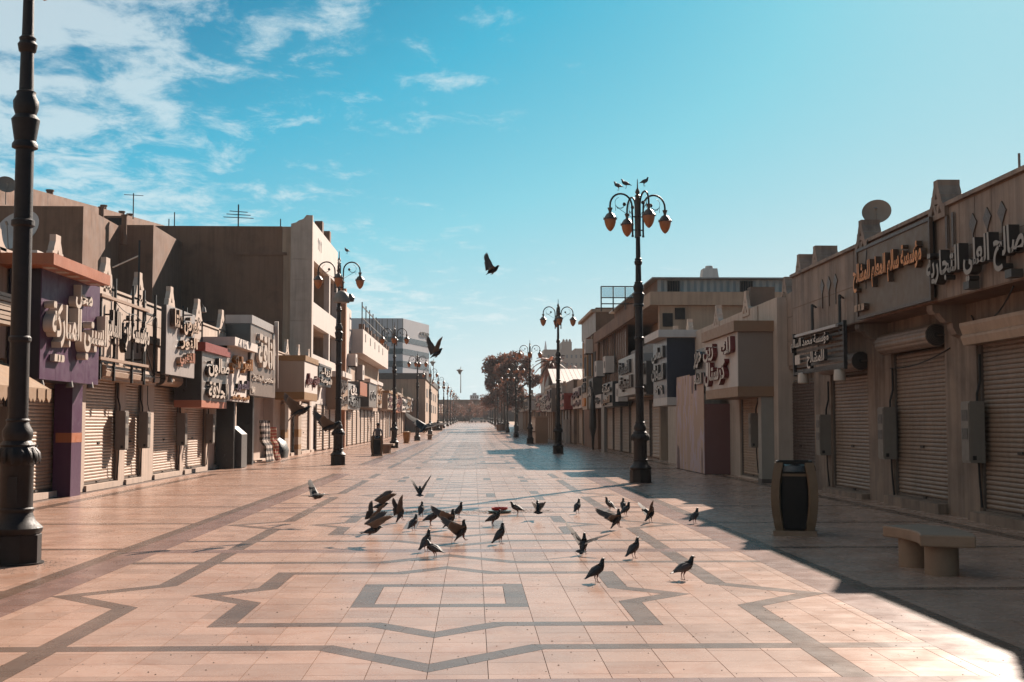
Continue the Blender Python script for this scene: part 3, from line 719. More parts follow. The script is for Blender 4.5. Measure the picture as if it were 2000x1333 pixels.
# tall grey sign with a black box behind
m_taupe = mat('taupe metal panel', (0.27, 0.225, 0.205), 0.4, 0.06, 2, spec=0.5, streak=0.1)
a, c, z0, z1 = nf(-8.4, 490, 632, 772, 538)
sign_box('tall taupe sign with long white letters and a leaning white bar', 1, LW + .05, -8.4, a, c, z0, z1, m_taupe, m_charc, cap=(.32, m_pale, .05), seams=2,
         texts=[('اناقة', .18, .82, .42, .90, m_letterw, m_letterw, .12), ('للملابس الجاهزة', .05, .92, .20, .30, m_letterw, m_letterw, .06), ('☎', .03, .18, .03, .12, m_letterw, m_letterw, .02)])
tag(MB().tube([(-8.28, c - .6, z1 + .5), (-8.25, c - .2, z0 + .4)], [.11, .02], 4).build('leaning_bar', m_white), 'tapered white bar along the far edge of the tall taupe sign', 'bar')
x_, y_ = hG(500, 893); tag(MB().tube([(x_ + .2, y_, .0), (-8.6, y_ + 1.2, 2.75)], .035, 6).build('prop_pole', m_pale), 'thin pale pole propped against the taupe sign', 'pole')
# cream and mustard box
m_must = mat('mustard panel', (0.40, 0.225, 0.06), 0.5, 0.07, 2)
m_ivory = mat('ivory panel', (0.55, 0.47, 0.40), 0.5, 0.05, 2, streak=0.08)
a, c, z0, z1 = nf(-8.0, 595, 705, 766, 620)
sign_box('ivory box sign with mustard cap and base and dark red letters', 1, LW + .02, -8.0, a, c, z0, z1, m_white, m_ivory, cap=(.26, m_must, .05), base=(.36, m_must),
         texts=[('جوال', .08, .42, .25, .62, m_maroon, m_maroon, .12), ('سيتي', .58, .98, .2, .6, m_maroon, m_maroon, .12)])
for px in (548, 575):
    t = thing('clad_column', {548: 'ivory column with mustard band at the near side of the mustard sign', 575: 'ivory column with mustard band between two narrow shutters'}[px], 'column', (LW, YX(px, LW), 0), 'ivory columns below the mustard sign')
    yy = YX(px, LW); MB().box(LW + .003, LW + .22, yy, yy + 1.1, 0, 2.6).build('shaft', m_ivory, t); MB().box(LW, LW + .23, yy - .005, yy + 1.105, .95, 1.35).build('band', m_must, t); MB().box(LW, LW + .23, yy - .005, yy + 1.105, .30, .55).build('band', m_must, t)
# signs further along the left row
m_pblue = mat('pale blue sign', (0.50, 0.56, 0.62), 0.4, 0.08, 2)
m_tan = mat('tan sign', (0.48, 0.33, 0.22), 0.5, 0.08, 2)
far_left = [
 (-8.8, 623, 714, 752, 646, m_charc, 'dark sign with a lattice of pale letters behind the near row of lamps', [('ازياء', .05, .95, .5, .95, m_letterw, m_letters, .1), ('الموضة', .05, .95, .05, .45, m_letterw, m_letters, .1)], (.12, m_greyd, .05)),
 (-8.6, 661, 736, 800, 679, m_tan, 'tan sign with brown letters and a pale cap', [('حرير', .1, .9, .5, .9, m_bronze, m_bronze, .1), ('الشرق', .1, .9, .1, .45, m_bronze, m_bronze, .1)], (.35, m_white, .3)),
 (-8.7, 680, 748, 799, 702, m_pblue, 'pale blue sign with ragged dark letters', [('بريق', .1, .9, .55, .95, m_white, m_bronze, .1), ('الفضة', .05, .95, .08, .55, m_letters, m_letters, .1)], None),
 (-8.4, 703.5, 745, 772, 717, m_orange, 'black box sign with an orange street face', [], None),
 (-8.6, 721, 747, 795, 735, m_silver, 'grey sign with a black brush-script word and white cap', [('ركن', .1, .9, .3, .75, m_letters, m_letters, .06)], (.3, m_white, .1)),
 (-8.6, 736, 751, 796, 746, m_ivory, 'ivory sign with orange letters', [('زهرة', .1, .9, .5, .95, m_gold, m_gold, .06), ('نجد', .2, .8, .1, .45, m_gold, m_gold, .06)], (.3, m_white, .1))]
for X, pn, pt, pb, pf, mm, lab, tx, cap in far_left:
    a, c, z0, z1 = nf(X, pn, pt, pb, pf)
    sign_box(lab, 1, LW + .02, X, a, c, z0, z1, mm, m_charc if 'black' in lab else None, cap=cap, texts=tx)
# meters
for px, lab in ((226, 'grey meter box between two shutters beside the purple pillar'), (271, 'grey meter box with loose cables at the frame sign'), (346, 'pale meter box below the charcoal sign, near side'), (402, 'grey meter box below the charcoal sign, far side'), (0, 'grey meter box at the edge of the photo under the awning')):
    meter_box(1, LW + .001, YX(px, LW), .95, 1.98, lab)
# blue-black kiosk bay under the white sign
t = thing('entrance_portal', 'dark steel entrance frame and counter under the white and gold sign', 'portal', (LW, YX(450, LW), 0))
ya, yb = YX(449, -8.9), YX(489, -8.9)
pbox('jamb', m_charc, t, LW + .01, -8.75, ya, ya + .25, .02, 2.9); pbox('jamb', m_charc, t, LW + .01, -8.75, yb - .3, yb, .02, 2.9); pbox('lintel', m_charc, t, LW + .01, -8.7, ya, yb, 2.902, 3.15)
pbox('back_panel', m_silver, t, LW - .3, LW - .25, ya, yb, .1, 2.9)
MB().prism([(LW + .02, .02), (-8.55, .02), (-8.55, 1.25), (-8.9, 1.55), (LW + .02, 1.55)], lambda u, v, w: (u, w, v), ya + .5, ya + 1.6).build('counter', m_greyd, t)
# ---------------------------------------------------------------- small things of the left row
m_awn = mat('faded awning cloth', (0.40, 0.28, 0.17), 0.85, 0.12, 3, 0.1)
ya, yb = YX(0, -8.6) - 1.2, YX(96, -8.3)
t = thing('awning', 'faded tan scalloped awning at the edge of the photo beside the near lamp', 'awning', (LW, ya, 2.4))
za = hX(60, 735, -8.9)[1]; zb = hX(60, 772, -8.4)[1]
mb = MB().add([(LW, ya, za + .35), (LW, yb, za + .35), (-8.3, yb, zb + .12), (-8.3, ya, zb + .12), (LW, ya, za + .37), (LW, yb, za + .37), (-8.3, yb, zb + .14), (-8.3, ya, zb + .14)], [(0, 1, 2, 3), (4, 5, 6, 7), (0, 1, 5, 4), (2, 3, 7, 6)])
mb.build('awning_cloth', m_awn, t)
n = 12; vs = []
for k in range(n):
    a, c = ya + (yb - ya) * k / n, ya + (yb - ya) * (k + 1) / n
    MB().prism([(a, zb + .13), (c, zb + .13), (c, zb - .04), ((a + c) / 2, zb - .14), (a, zb - .04)], lambda u, v, w: (-8.3 + w + .02 * (k % 2), u, v), 0, .012).build('valance_flap', m_awn, t)
for k in range(4):
    xx = LW + .1 + k * .26; zt = za + .35 + (zb - za - .22) * (k * .26 + .2) / 1.1
    MB().prism([(xx, zt), (xx + .26, zt - .12), (xx + .22, zt - .32), (xx + .05, zt - .22)], lambda u, v, w: (u, w, v), yb, yb + .012).build('valance_flap', m_awn, t)
a, c, z0, z1 = nf(-8.9, 0, 568, 632, 33)
t = thing('ribbed_fascia', 'pale ribbed fascia panel at the edge of the photo above the awning', 'fascia', (LW, a, z0)); 
for k in range(7): pbox('slat', m_ivory, t, LW, -8.9 + .02 * (k % 2), a - 2.2, c, z0 + (z1 - z0) * k / 7 + .01, z0 + (z1 - z0) * (k + 1) / 7 - .01)
def dish(name, label, loc, r, az, el, mm, rod=True):
    t = thing(name, label, 'satellite dish', loc, 'satellite dishes on the roofs')
    prof = [(r * k / 6, .22 * r * (k / 6) ** 2) for k in range(7)]
    mb = MB(); n = 28; vs = []; fs = []
    for q, (rr, z) in enumerate(prof):
        for k in range(n): a = 2 * math.pi * k / n; vs.append(Vector((rr * math.cos(a), rr * math.sin(a) * .93, z)))
    for q in range(6):
        for k in range(n): fs.append((q*n+k, q*n+(k+1) % n, (q+1)*n+(k+1) % n, (q+1)*n+k))
    d = Vector((math.sin(az) * math.cos(el), math.cos(az) * math.cos(el), math.sin(el))); Rm = d.to_track_quat('Z', 'Y').to_matrix()
    mb.add([Rm @ v for v in vs] + [Rm @ (v + Vector((0, 0, -.012))) for v in vs], fs + [tuple(i + 7 * n for i in f)[::-1] for f in fs])
    mb.build('reflector', mm, t, True, True)
    MB().tube([Rm @ Vector((0, -.9 * r, .2 * r)), Rm @ Vector((0, -.1 * r, .75 * r))], .014, 5).build('feed_arm', m_grey, t, local=True)
    MB().tube([Rm @ Vector((0, -.14 * r, .70 * r)), Rm @ Vector((0, -.06 * r, .84 * r))], .035, 6).build('feed_horn', m_grey, t, local=True)
    MB().tube([(0, 0, -.02), (0, 0, -r - .55)], .028, 6).build('mast', m_grey, t, local=True)
    return t
m_dish = mat('dull dish metal', (0.34, 0.28, 0.235), 0.6, 0.1, 3)
x_, z_ = hY(38, 455, 30); dish('satellite_dish', 'large pale satellite dish behind the near lamp post', (x_, 30, z_), .62, math.radians(200), math.radians(28), m_pale)
MB_ = MB
def crate_ac(px, pyy, Y, lab):
    x_, z_ = hY(px, pyy, Y); t = ac_unit(-1, x_ + .3, Y, z_ - .3, lab); return t
x_, z_ = hY(62, 510, 28.5); t = thing('ac_unit', 'white air conditioner casing on the roof behind the near lamp post', 'air conditioner', (x_, 28.5, z_ - .35), 'air conditioners on the walls')
pbox('casing', m_white, t, x_ - .35, x_ + .12, 28.5, 29.2, z_ - .35, z_ + .25)
for k in range(5): pbox('louvre', m_greyd, t, x_ - .30, x_ + .08, 28.485, 28.499, z_ - .26 + k * .095, z_ - .20 + k * .095)
# masts and rods
def mast(px, p0, p1, Y, lab, r=.035, cross=()):
    x0, z0 = hY(px, p0, Y); x1, z1 = hY(px, p1, Y)
    t = thing('mast', lab, 'mast', (x0, Y, z1))
    MB().tube([(x0, Y, z1), (x0, Y, z0)], r, 6).build('pole', m_black, t)
    for (a, b, pz) in cross:
        xa, zz = hY(a, pz, Y); xb, _ = hY(b, pz, Y); MB().tube([(xa, Y, zz), (xb, Y, zz)], r * .7, 5).build('crossbar', m_black, t)
    return t
mast(272.5, 470, 690, 33.0, 'thin black mast with a white stay rod above the frame sign', .03)
a_, b_ = hY(271, 500, 33), hY(220, 523, 33); tag(MB().tube([(a_[0], 33, a_[1]), (b_[0], 33, b_[1])], .02, 5).build('stay_rod', m_letterw), 'white rod sloping from the black mast', 'rod')
mast(395, 628, 735, 42, 'black bracket mast beside the crest above the pale sign', .03, ((395, 420, 629),))
mast(358, 598, 640, 36.0, 'thin black bracket mast at the top of the pale sign board', .03, ((358, 376, 616),))
# covered cart and hanging rugs
x0, y0 = hG(556, 895); t = thing('covered_cart', 'black tarpaulin-covered cart standing before the ivory column', 'cart', (x0 - .6, y0 + .4, 0))
m_tarp = mat('black tarpaulin', (0.022, 0.022, 0.022), 0.5, 0.25, 6, 0.5)
rings = []
for z, w, d, sh in ((0, .56, .95, 0), (.35, .60, 1.0, 0), (.75, .50, .9, -.05), (1.0, .34, .6, -.12), (1.12, .16, .3, -.16)):
    rings.append([(x0 - .55 + sh + w * (math.copysign(abs(math.cos(a)) ** .6, math.cos(a))) * rnd(.93, 1.05), y0 + .8 + d * math.copysign(abs(math.sin(a)) ** .6, math.sin(a)) * rnd(.93, 1.05), z) for a in [2 * math.pi * k / 18 for k in range(18)]])
MB().loft(rings).build('tarpaulin', m_tarp, t, True)
for k in range(2): MB().lathe([(.09, -.02), (.09, .02)], n=12).build('wheel', m_black, t)
for o in list(t.children)[-2:]:
    o.matrix_parent_inverse = Matrix.Identity(4)
t.children[-1].location = (.35, -.55, .09); t.children[-2].location = (-.35, -.55, .09)
for o in t.children[-2:]: o.rotation_euler = (0, math.pi / 2, 0)
def stripe_mat(name, cols, sc, axis=2):
    m = bpy.data.materials.new(name); m.use_nodes = True; n, l = m.node_tree.nodes, m.node_tree.links; b = n['Principled BSDF']; b.inputs['Roughness'].default_value = .9
    g = n.new('ShaderNodeNewGeometry'); s = n.new('ShaderNodeSeparateXYZ'); l.new(g.outputs['Position'], s.inputs[0])
    k = n.new('ShaderNodeMath'); k.operation = 'MULTIPLY'; l.new(s.outputs[axis], k.inputs[0]); k.inputs[1].default_value = sc
    f = n.new('ShaderNodeMath'); f.operation = 'FRACT'; l.new(k.outputs[0], f.inputs[0]); r = n.new('ShaderNodeValToRGB'); r.color_ramp.interpolation = 'CONSTANT'
    e = r.color_ramp.elements; e[0].color = (*cols[0], 1); e[1].position = .5; e[1].color = (*cols[1], 1)
    l.new(f.outputs[0], r.inputs[0]); l.new(r.outputs[0], b.inputs['Base Color']); return m
m_rug1 = stripe_mat('striped rug', ((.05, .035, .03), (.38, .30, .25)), 4.2); m_rug2 = stripe_mat('red rug', ((.30, .06, .035), (.42, .28, .18)), 7)
for px, w, h, mm, lab in ((503, 2.0, 1.75, m_rug1, 'dark and cream striped rug hung under the taupe sign'), (522, 1.3, 1.45, m_rug2, 'red patterned rug hung beside the striped rug')):
    yy = YX(px, -9.1); mb = MB(); N = 14
    row = lambda z, o: [(-8.95 + .08 * math.sin(k * 1.3 + z * 2) + o + (.25 * (1 - z / h) if z < .8 else 0), yy + w * k / N, z) for k in range(N + 1)]
    zs = [h * q / 8 + .03 for q in range(9)]
    vs = [p for z in zs for p in row(z, 0)] + [p for z in zs for p in row(z, -.02)]; n1 = N + 1; fs = []
    for q in range(8):
        for k in range(N): i = q * n1 + k; fs += [(i, i + 1, i + n1 + 1, i + n1), tuple(x + 9 * n1 for x in (i, i + n1, i + n1 + 1, i + 1))]
    tag(mb.add(vs, fs).build('hanging_rug', mm, None, True), lab, 'rug', 'rugs hung under the taupe sign')

# ================================================================ taller buildings on the left
def opening(b, side, X, y0, y1, z0, z1, m, d=1.6, inner=None):
    """recessed loggia: five inner faces set behind the facade"""
    mb = MB(); xb = X - side * d
    mb.add([(xb, y0, z0), (xb, y1, z0), (xb, y1, z1), (xb, y0, z1)], [(0, 1, 2, 3)]); return mb.build('loggia_back', inner or m, b)
def facade(b, side, X, y0, y1, z0, z1, holes, m, th=.35):
    """wall slab along the street with real openings, built as piers and spandrels"""
    ys = sorted({y0, y1, *[h[0] for h in holes], *[h[1] for h in holes]}); zs = sorted({z0, z1, *[h[2] for h in holes], *[h[3] for h in holes]})
    mb = MB()
    for i in range(len(ys) - 1):
        run = None
        for k in range(len(zs) - 1):
            cy, cz = (ys[i] + ys[i+1]) / 2, (zs[k] + zs[k+1]) / 2
            solid = not any(h[0] < cy < h[1] and h[2] < cz < h[3] for h in holes)
            if solid and run is None: run = zs[k]
            if not solid and run is not None: mb.box(X, X - side*th, ys[i], ys[i+1], run, zs[k]); run = None
        if run is not None: mb.box(X, X - side*th, ys[i], ys[i+1], run, zs[-1])
    return mb.build('facade', m, b)
def block(name, label, x0, x1, y0, y1, z0, z1, m, roofm=None):
    t = thing(name, label, 'building', ((x0+x1)/2, (y0+y1)/2, z0))
    MB().box(x0, x1, y0, y1, z0 - .5, z1).build('wall', m, t)
    return t
Y1 = YX(610, LW, 600)
zt = hY(450, 442, Y1)[1]
b1 = thing('tall_building', 'three-storey building with a blank brown side wall and white street front with loggias', 'building', (LW, Y1, 0))
MB().box(-31, LW - 1.8, Y1, Y1 + 14, -.2, zt).build('side_wall', m_brown, b1)
xr0, zr1 = hY(296, 492, Y1); xr1, zr0 = hY(322, 700, Y1)
pbox('blind_doorway', m_greyd, b1, xr0, xr1, Y1 - .03, Y1 - .004, zr0, zr1); pbox('doorway_edge', m_brown, b1, xr1, xr1 + .35, Y1 - .16, Y1 - .004, zr0, zr1 + .3)
xr0, zr1 = hY(455, 493, Y1); xr1, zr0 = hY(560, 496, Y1); pbox('plaster_ledge', m_brown, b1, xr0, xr1, Y1 - .07, Y1 - .004, zr1 - .16, zr1)
xr0, _ = hY(538, 500, Y1); pbox('plaster_rib', m_brown, b1, xr0, xr0 + .45, Y1 - .05, Y1 - .004, 4, zr1 - .17)
Y2 = YX(659, LW, 600)
zp = hX(610, 420, LW)[1]
z2, z3, z4, z5 = [hX(612, p, LW)[1] for p in (508, 590, 634, 692)]
hl = []
ym = Y1 + (Y2 - Y1) * .66
for a, c in ((Y1 + .5, ym - .4), (ym + .2, Y2 - .5)):
    hl += [(a, c, z3, z2), (a, c, z5, z4)]
facade(b1, 1, LW, Y1 + .002, Y2, 0, zp - .9, hl, m_white)
for h in hl:
    opening(b1, 1, LW, h[0] - .1, h[1] + .1, h[2] - .1, h[3] + .1, m_cream, 1.7)
MB().box(LW - .36, LW - 1.79, Y1 + .31, Y2 - .31, z4 + .002, z3 - .002).box(LW - .36, LW - 1.79, Y1 + .31, Y2 - .31, z2 + .002, zt - .01).box(LW - .36, LW - 1.79, Y1 + .31, Y2 - .31, -.1, z5 - .002).box(LW - .36, LW - 1.79, Y2 - .3, Y2, -.1, zt - .02).box(LW - .36, LW - 1.79, Y1 + .01, Y1 + .3, -.1, zt - .012).build('floor_slab', m_cream, b1)
# end pilaster with slabs and the curved crest
xp = hY(568, 600, Y1)[0]
crest = [(xp, 0), (LW + .002, 0), (LW + .002, zp), (LW - .35, zp + .02), (LW - .55, zp - .22), (LW - .8, zp - .30), (LW - .95, zp - .42), (xp, zp - .5)]
MB().prism(crest, lambda u, v, w: (u, w, v), Y1 - .28, Y1 - .03).build('pilaster', m_stone, b1)
zz = 5.2; k = 0
while zz < zp - 1.6:
    pbox('cladding_panel', m_stone, b1, xp + .01, LW - .01, Y1 - .31, Y1 - .281, zz, zz + 1.18); zz += 1.2; k += 1
MB().box(LW - .25, LW - .01, Y1 + .01, Y2, zp - .89, zp - .3).build('parapet', m_white, b1)
for k in range(3): spear(b1, 1, LW, Y1 + 2.4 + k * .7, z2 + .9, zp - .95, m_greyd, .16)
for k in range(2): MB().box(LW - .5, LW - .02, Y1 + 4.5 + k * 4, Y1 + 5.2 + k * 4, zp - .299, zp + .45).build('crest_post', m_brown, b1)
MB().box(xp - .001, xp + .35, Y1 - .27, Y1 - .02, zt - 1.4, zt - .2).build('pipe_recess', m_brown, b1)
# lower block in front of the blank wall, with its notch and roof posts
Yb = Y1 - 6.5
xa, za = hY(0, 402, Yb - 6); xb, zb = hY(163, 410, Yb - 6); xc, zc = hY(300, 440, Yb)
b2 = thing('brown_block', 'stepped brown rendered block behind the purple shop with small roof posts', 'building', (xb, Yb, 0))
MB().box(xa - 10, xb, Yb - 6, Y1 - .02, -.2, hY(120, 403, Yb - 6)[1]).build('wall', m_brown, b2)
MB().box(xb + .002, xc, Yb, Y1 - .021, -.2, zc).build('wall', m_brown, b2)
MB().box(xc - 2.6, xc - .3, Yb - .012, Yb - .002, zc - 5.6, zc - 2.2).build('recess', m_greyd, b2) if False else None
xs0, zs1 = hY(166, 398, Yb); xs1, _ = hY(232, 415, Yb)
MB().box(xs0, xs1, Yb + .8, Yb + 4, zc + .002, zc + .62).build('stair_house', m_brown, b2); MB().box(xs0 + 1.0, xs0 + 1.75, Yb + .78, Yb + .798, zc + .05, zc + .5).build('roof_hatch', m_dark, b2)
for px, pt, pb in ((163, 386, 412), (210, 402, 430)):
    x_, z1_ = hY(px, pt, Yb - 4); _, z0_ = hY(px, pb, Yb - 4); MB().lathe([(.14, z0_ - .8), (.14, z1_), (.18, z1_), (.18, z1_ + .05)], (x_, Yb - 1, 0), 10).build('roof_post', m_brown, b2, True)
# long oblique block behind
b3 = thing('long_brown_building', 'long brown building rising behind the stepped block with a sloping roofline', 'building', (-40, 100, 0))
pA, pB = hY(-60, 335, 78), hY(322, 441, 128)
qa, qb = (pA[0], 78.0), (pB[0], 128.0)
dx, dy = qb[0] - qa[0], qb[1] - qa[1]
mb = MB(); zA, zB = pA[1], pB[1]
vs = [(qa[0], qa[1], -.2), (qb[0], qb[1], -.2), (qb[0] - 14, qb[1] + 4, -.2), (qa[0] - 14, qa[1] + 4, -.2)]
mb.add(vs + [(v[0], v[1], z) for v, z in zip(vs, (zA, zB, zB, zA))], [(0, 1, 5, 4), (1, 2, 6, 5), (2, 3, 7, 6), (3, 0, 4, 7), (4, 5, 6, 7)]); mb.build('wall', m_brown, b3)
for px, pt in ((108, 370), (212, 400), (247, 412), (262, 417)):
    u = (px + 60) / 382; Y = 78 + 50 * u * 78 / (78 + 50 * (1 - u)) if False else 78 + 50 * u
    d = ray(px, pt); k = (qa[0] * dy - qa[1] * dx) / (d.x * dy - d.y * dx); x_, y_, z_ = d.x * k, d.y * k, HC + d.z * k
    MB().lathe([(.26, z_ - 1.6), (.26, z_ - .1), (.32, z_ - .1), (.32, z_)], (x_ - .5, y_ + .3, 0), 10).build('roof_post', m_brown, b3, True)
x_, z_ = hY(12, 352, 70); dish('satellite_dish', 'grey satellite dish on the rooftop at the upper edge of the brown building', (x_, 70, z_ - .3), .55, math.radians(150), math.radians(20), m_dish)
# rooftop aerials
def aerial(px, pt, pb, Y, lab, n=4, w=.9):
    x_, z1_ = hY(px, pt, Y); _, z0_ = hY(px, pb, Y); t = thing('roof_aerial', lab, 'aerial', (x_, Y, z0_), 'rooftop aerials')
    MB().tube([(x_, Y, z0_ - .4), (x_, Y, z1_)], .045, 5).build('mast', m_black, t)
    for k in range(n):
        z = z0_ + (z1_ - z0_) * (.42 + .14 * k) if n > 1 else z1_ - .1
        MB().tube([(x_ - w * (1 - .2 * k), Y, z), (x_ + w * (1 - .2 * k), Y + .1, z - .06)], .028, 4).build('element', m_black, t)
aerial(466, 400, 442, Y1 + 3, 'rooftop aerial with crossed rods on the middle of the blank wall', 3)
aerial(261, 378, 418, Y1 + 20, 'thin rooftop aerial with one crossbar above the long brown building', 1, .7)
for px, pt, lab in ((341, 415, 'thin bare rod on the left end of the blank wall roof'), (548, 428, 'short bare rod near the pilaster on the blank wall roof'), (330, 428, 'short rebar rod beside the bare rod on the blank wall roof')): mast(px, pt, 446, Y1 + 2, lab, .035)
# white building with a railed roof terrace
Y3, Y4 = YX(676, LW, 600), YX(737, LW - .2, 600)
b4 = thing('white_building', 'white building with projecting upper floor, roof railing and an orange end wall', 'building', (LW, Y3, 0))
za = hX(676, 582, LW)[1]; zs = hX(690, 690, LW)[1]
MB().box(LW - 12, LW - .4, Y2 + .02, Y4, -.2, za - 2.6).build('wall', m_cream, b4)
MB().box(LW - .399, LW, Y2 + .02, Y3 + 4, 0, za - .6).build('front_wall', m_white, b4)
m_oran2 = mat('orange render', (0.56, 0.28, 0.15), 0.85, 0.08, 1, streak=0.2)
MB().box(LW + .001, LW + .55, Y2 + .3, Y2 + .9, 0, za + .1).build('orange_fin', m_oran2, b4)
MB().box(LW - .39, LW + .9, Y3 + 4.01, Y4, zs - .1, za - 2.0).build('upper_floor', m_white, b4)
MB().box(LW - .38, LW - .02, Y3 + 4.02, Y4 - .1, 0, zs - .11).build('ground_wall', m_cream, b4)
for k in range(5): MB().box(LW + .905, LW + .93, Y3 + 6 + k * 4.6, Y3 + 6.5 + k * 4.6, zs + .9, zs + 1.5).build('vent', m_grey, b4)
rl = MB()
for k in range(9):
    yy = Y3 + 4.2 + (Y4 - Y3 - 4.4) * k / 8; pbox('railing_post', m_greyd, b4, LW + .76, LW + .84, yy - .05, yy + .05, za - 2.0, za + .1); MB().box(LW + .5, LW + .92, yy + .5, yy + 1.0, za - 2.0, za - 1.55).build('crest_post', m_brown, b4)
for z in (za - 1.1, za - .2): pbox('railing', m_greyd, b4, LW + .77, LW + .83, Y3 + 4.2, Y4 - .2, z - .04, z + .04)
for h, yy in ((zs - 2.2, Y3 + 2.2),): pbox('window', m_dark, b4, LW - .02, LW + .015, yy, yy + 1.4, h, h + 2.2)
ac_unit(1, LW + .02, Y3 + 1.2, zs - 1.2, 'white air conditioner on the wall of the white railed building', 1.3, .9, .6)
ac_unit(1, LW + .02, Y3 + 8.2, zs - 2.0, 'air conditioner with round fan under the projecting white floor', 1.6, 1.2, .5)
# bay under the upper floor
def far_shop(side, Xw, y0, y1, rng, label, z):
    """small distant shop: bay wall, shutters, boxed sign with letters"""
    b = thing('far_shop', label, 'shop', (Xw, (y0+y1)/2, z))
    top = rng.uniform(4.2, 5.3); wallm = rng.choice([m_stone, m_cream, m_white, m_stone2, m_cream])
    MB().box(Xw - side*.5, Xw - side*9, y0, y1 - .01, z - .5, z + top - .4).build('wall', wallm, b)
    n = rng.choice([2, 2, 3]); w = (y1 - y0) / n; mb = MB()
    for k in range(n + 1): mb.box(Xw, Xw - side*.499, y0 + w*k - (.25 if k else 0), y0 + w*k + (.25 if k < n else 0), z, z + 2.9)
    mb.box(Xw, Xw - side*.499, y0, y1 - .01, z + 2.9, z + top); mb.build('front', wallm, b)
    for k in range(n): shutter(b, side, Xw - side*.12, y0 + w*k + .31, y0 + w*(k+1) - .31, z + .08, z + 2.86, m=rng.choice([m_shut, m_shut, m_shut, m_shutd]), near=False)
    fm = rng.choice([m_white, m_ivory, m_tan, m_pale, m_silver, m_charc, m_pblue, m_taupe, m_orange, m_red, m_white])
    dpt = rng.uniform(.35, 1.0); zs0 = z + rng.uniform(2.75, 3.1); zs1 = z + rng.uniform(4.1, 5.0)
    pbox('sign_box', fm, b, Xw + side*.002, Xw + side*dpt, y0 + .3, y1 - .5, zs0, zs1)
    if rng.random() < .7: pbox('sign_cap', rng.choice([m_white, m_greyd, m_ivory, m_must]), b, Xw + side*.002, Xw + side*(dpt + .15), y0 + .25, y1 - .45, zs1 + .002, zs1 + .25)
    words = ['ازياء', 'الرياض', 'جوهرة', 'النسيم', 'عطور', 'الفخامة', 'مشالح', 'ذهب', 'الهدى', 'ركن', 'سوق', 'الوفاء']
    lm = m_letters if fm not in (m_charc, m_taupe, m_red, m_orange) else m_letterw; lm = rng.choice([lm, lm, m_gold, m_maroon]) if fm not in (m_charc, m_red) else m_letterw
    lettering(rng.choice(words), b, side, Xw + side*(dpt + .005), y0 + .6, y1 - .8, zs0 + .45*(zs1-zs0), zs0 + .92*(zs1-zs0), .12, lm, m_letters)
    lettering(rng.choice(words), b, side, Xw + side*(dpt + .005), y0 + .9, y1 - 1.1, zs0 + .08*(zs1-zs0), zs0 + .38*(zs1-zs0), .08, lm, m_letters)
    if rng.random() < .5: merlon(b, side, Xw, (y0+y1)/2, z + top, 1.3, m=wallm)
    if rng.random() < .45: pbox('wall_unit', m_white, b, Xw + side*.002, Xw + side*.5, y1 - .42, y1 - .06, z + 3.1, z + 3.8)
    return b
rg = random.Random(11)
y = Y4 + .05; k = 0
NTH = ['first', 'second', 'third', 'fourth', 'fifth', 'sixth', 'seventh', 'eighth', 'ninth', 'tenth', 'eleventh', 'twelfth', 'thirteenth', 'fourteenth', 'fifteenth', 'sixteenth', 'seventeenth', 'eighteenth', 'nineteenth', 'twentieth']
# shops under the tall and the white building
y = Y1 + 1.0
while y < Y4 - 7:
    n = rg.uniform(6, 8); 
    for q in range(2):
        a = y + q * n / 2; shutter(b1 if y < Y2 - 3 else b4, 1, LW + .12, a + .3, a + n / 2 - .3, gz(y) + .05, 2.75, near=False)
    y += n
y = Y4 + .2
while y < 330:
    w = rg.uniform(7, 10.5) * (1 + (y - 110) / 400)
    far_shop(1, LW + rg.uniform(-.15, .35), y, y + w, rg, 'small closed shop in the distance, %s past the white building' % NTH[k], gz(y)); y += w; k += 1
    if k > 18: break
# office tower with dark window bands
Yo = 232.0
xo0, zo = hY(726, 622, Yo); xo1, _ = hY(787, 622, Yo); Yc = 248.0; xo2, _ = hY(838, 635, Yc)
zo += 0
bo = thing('office_building', 'pale grey office block with dark horizontal window bands beyond the shops', 'building', (xo1, Yo, 0))
m_clad = mat('grey office cladding', (0.70, 0.78, 0.94), 0.45, 0.05, .3, spec=0.5)
m_offglass = mat('office band glass', (0.040, 0.055, 0.085), 0.2, 0.1, .3, spec=0.6)
foot = [(xo0 - 6, Yo), (xo1, Yo), (xo2, Yc), (xo2 - 8, Yc + 22), (xo0 - 6, Yc + 22)]
mb = MB(); mb.prism(foot, lambda u, v, w: (u, v, w), 0, zo); mb.build('wall', m_clad, bo)
zs_ = [hY(760, p, Yo)[1] for p in (675, 658, 695, 684)]
for pt, pb in ((658, 668.5), (681, 692), (705, 717), (730, 741), (752, 763)):
    z1_, z0_ = hY(760, pt, Yo)[1], hY(760, pb, Yo)[1]
    g = [(xo0 - 5.9, Yo - .06), (xo1 + .03, Yo - .06), (xo2 + .06, Yc - .02), (xo2 - .3, Yc + .3), (xo1 - .2, Yo + .3), (xo0 - 5.9, Yo + .3)]
    MB().prism(g, lambda u, v, w: (u, v, w), z0_, z1_).build('window_band', m_offglass, bo)
mb = MB()
for k in range(7): xx = xo0 + (xo1 - xo0) * k / 6; pbox('cladding_joint', m_grey, bo, xx - .06, xx + .06, Yo - .025, Yo + .01, zs_[0] + 1, zo - .1)
ta = (xo1 + (xo2 - xo1) * .62, Yo + (Yc - Yo) * .62); tb_ = (xo1 + (xo2 - xo1) * .98, Yo + (Yc - Yo) * .98)
vs, fs, nz = text_mesh('PDC', .03); a0 = min(v.x for v in vs); a1 = max(v.x for v in vs); b0 = min(v.y for v in vs); b1_ = max(v.y for v in vs)
zt_, zb_ = hY(830, 649, 244)[1], hY(830, 658, 244)[1]
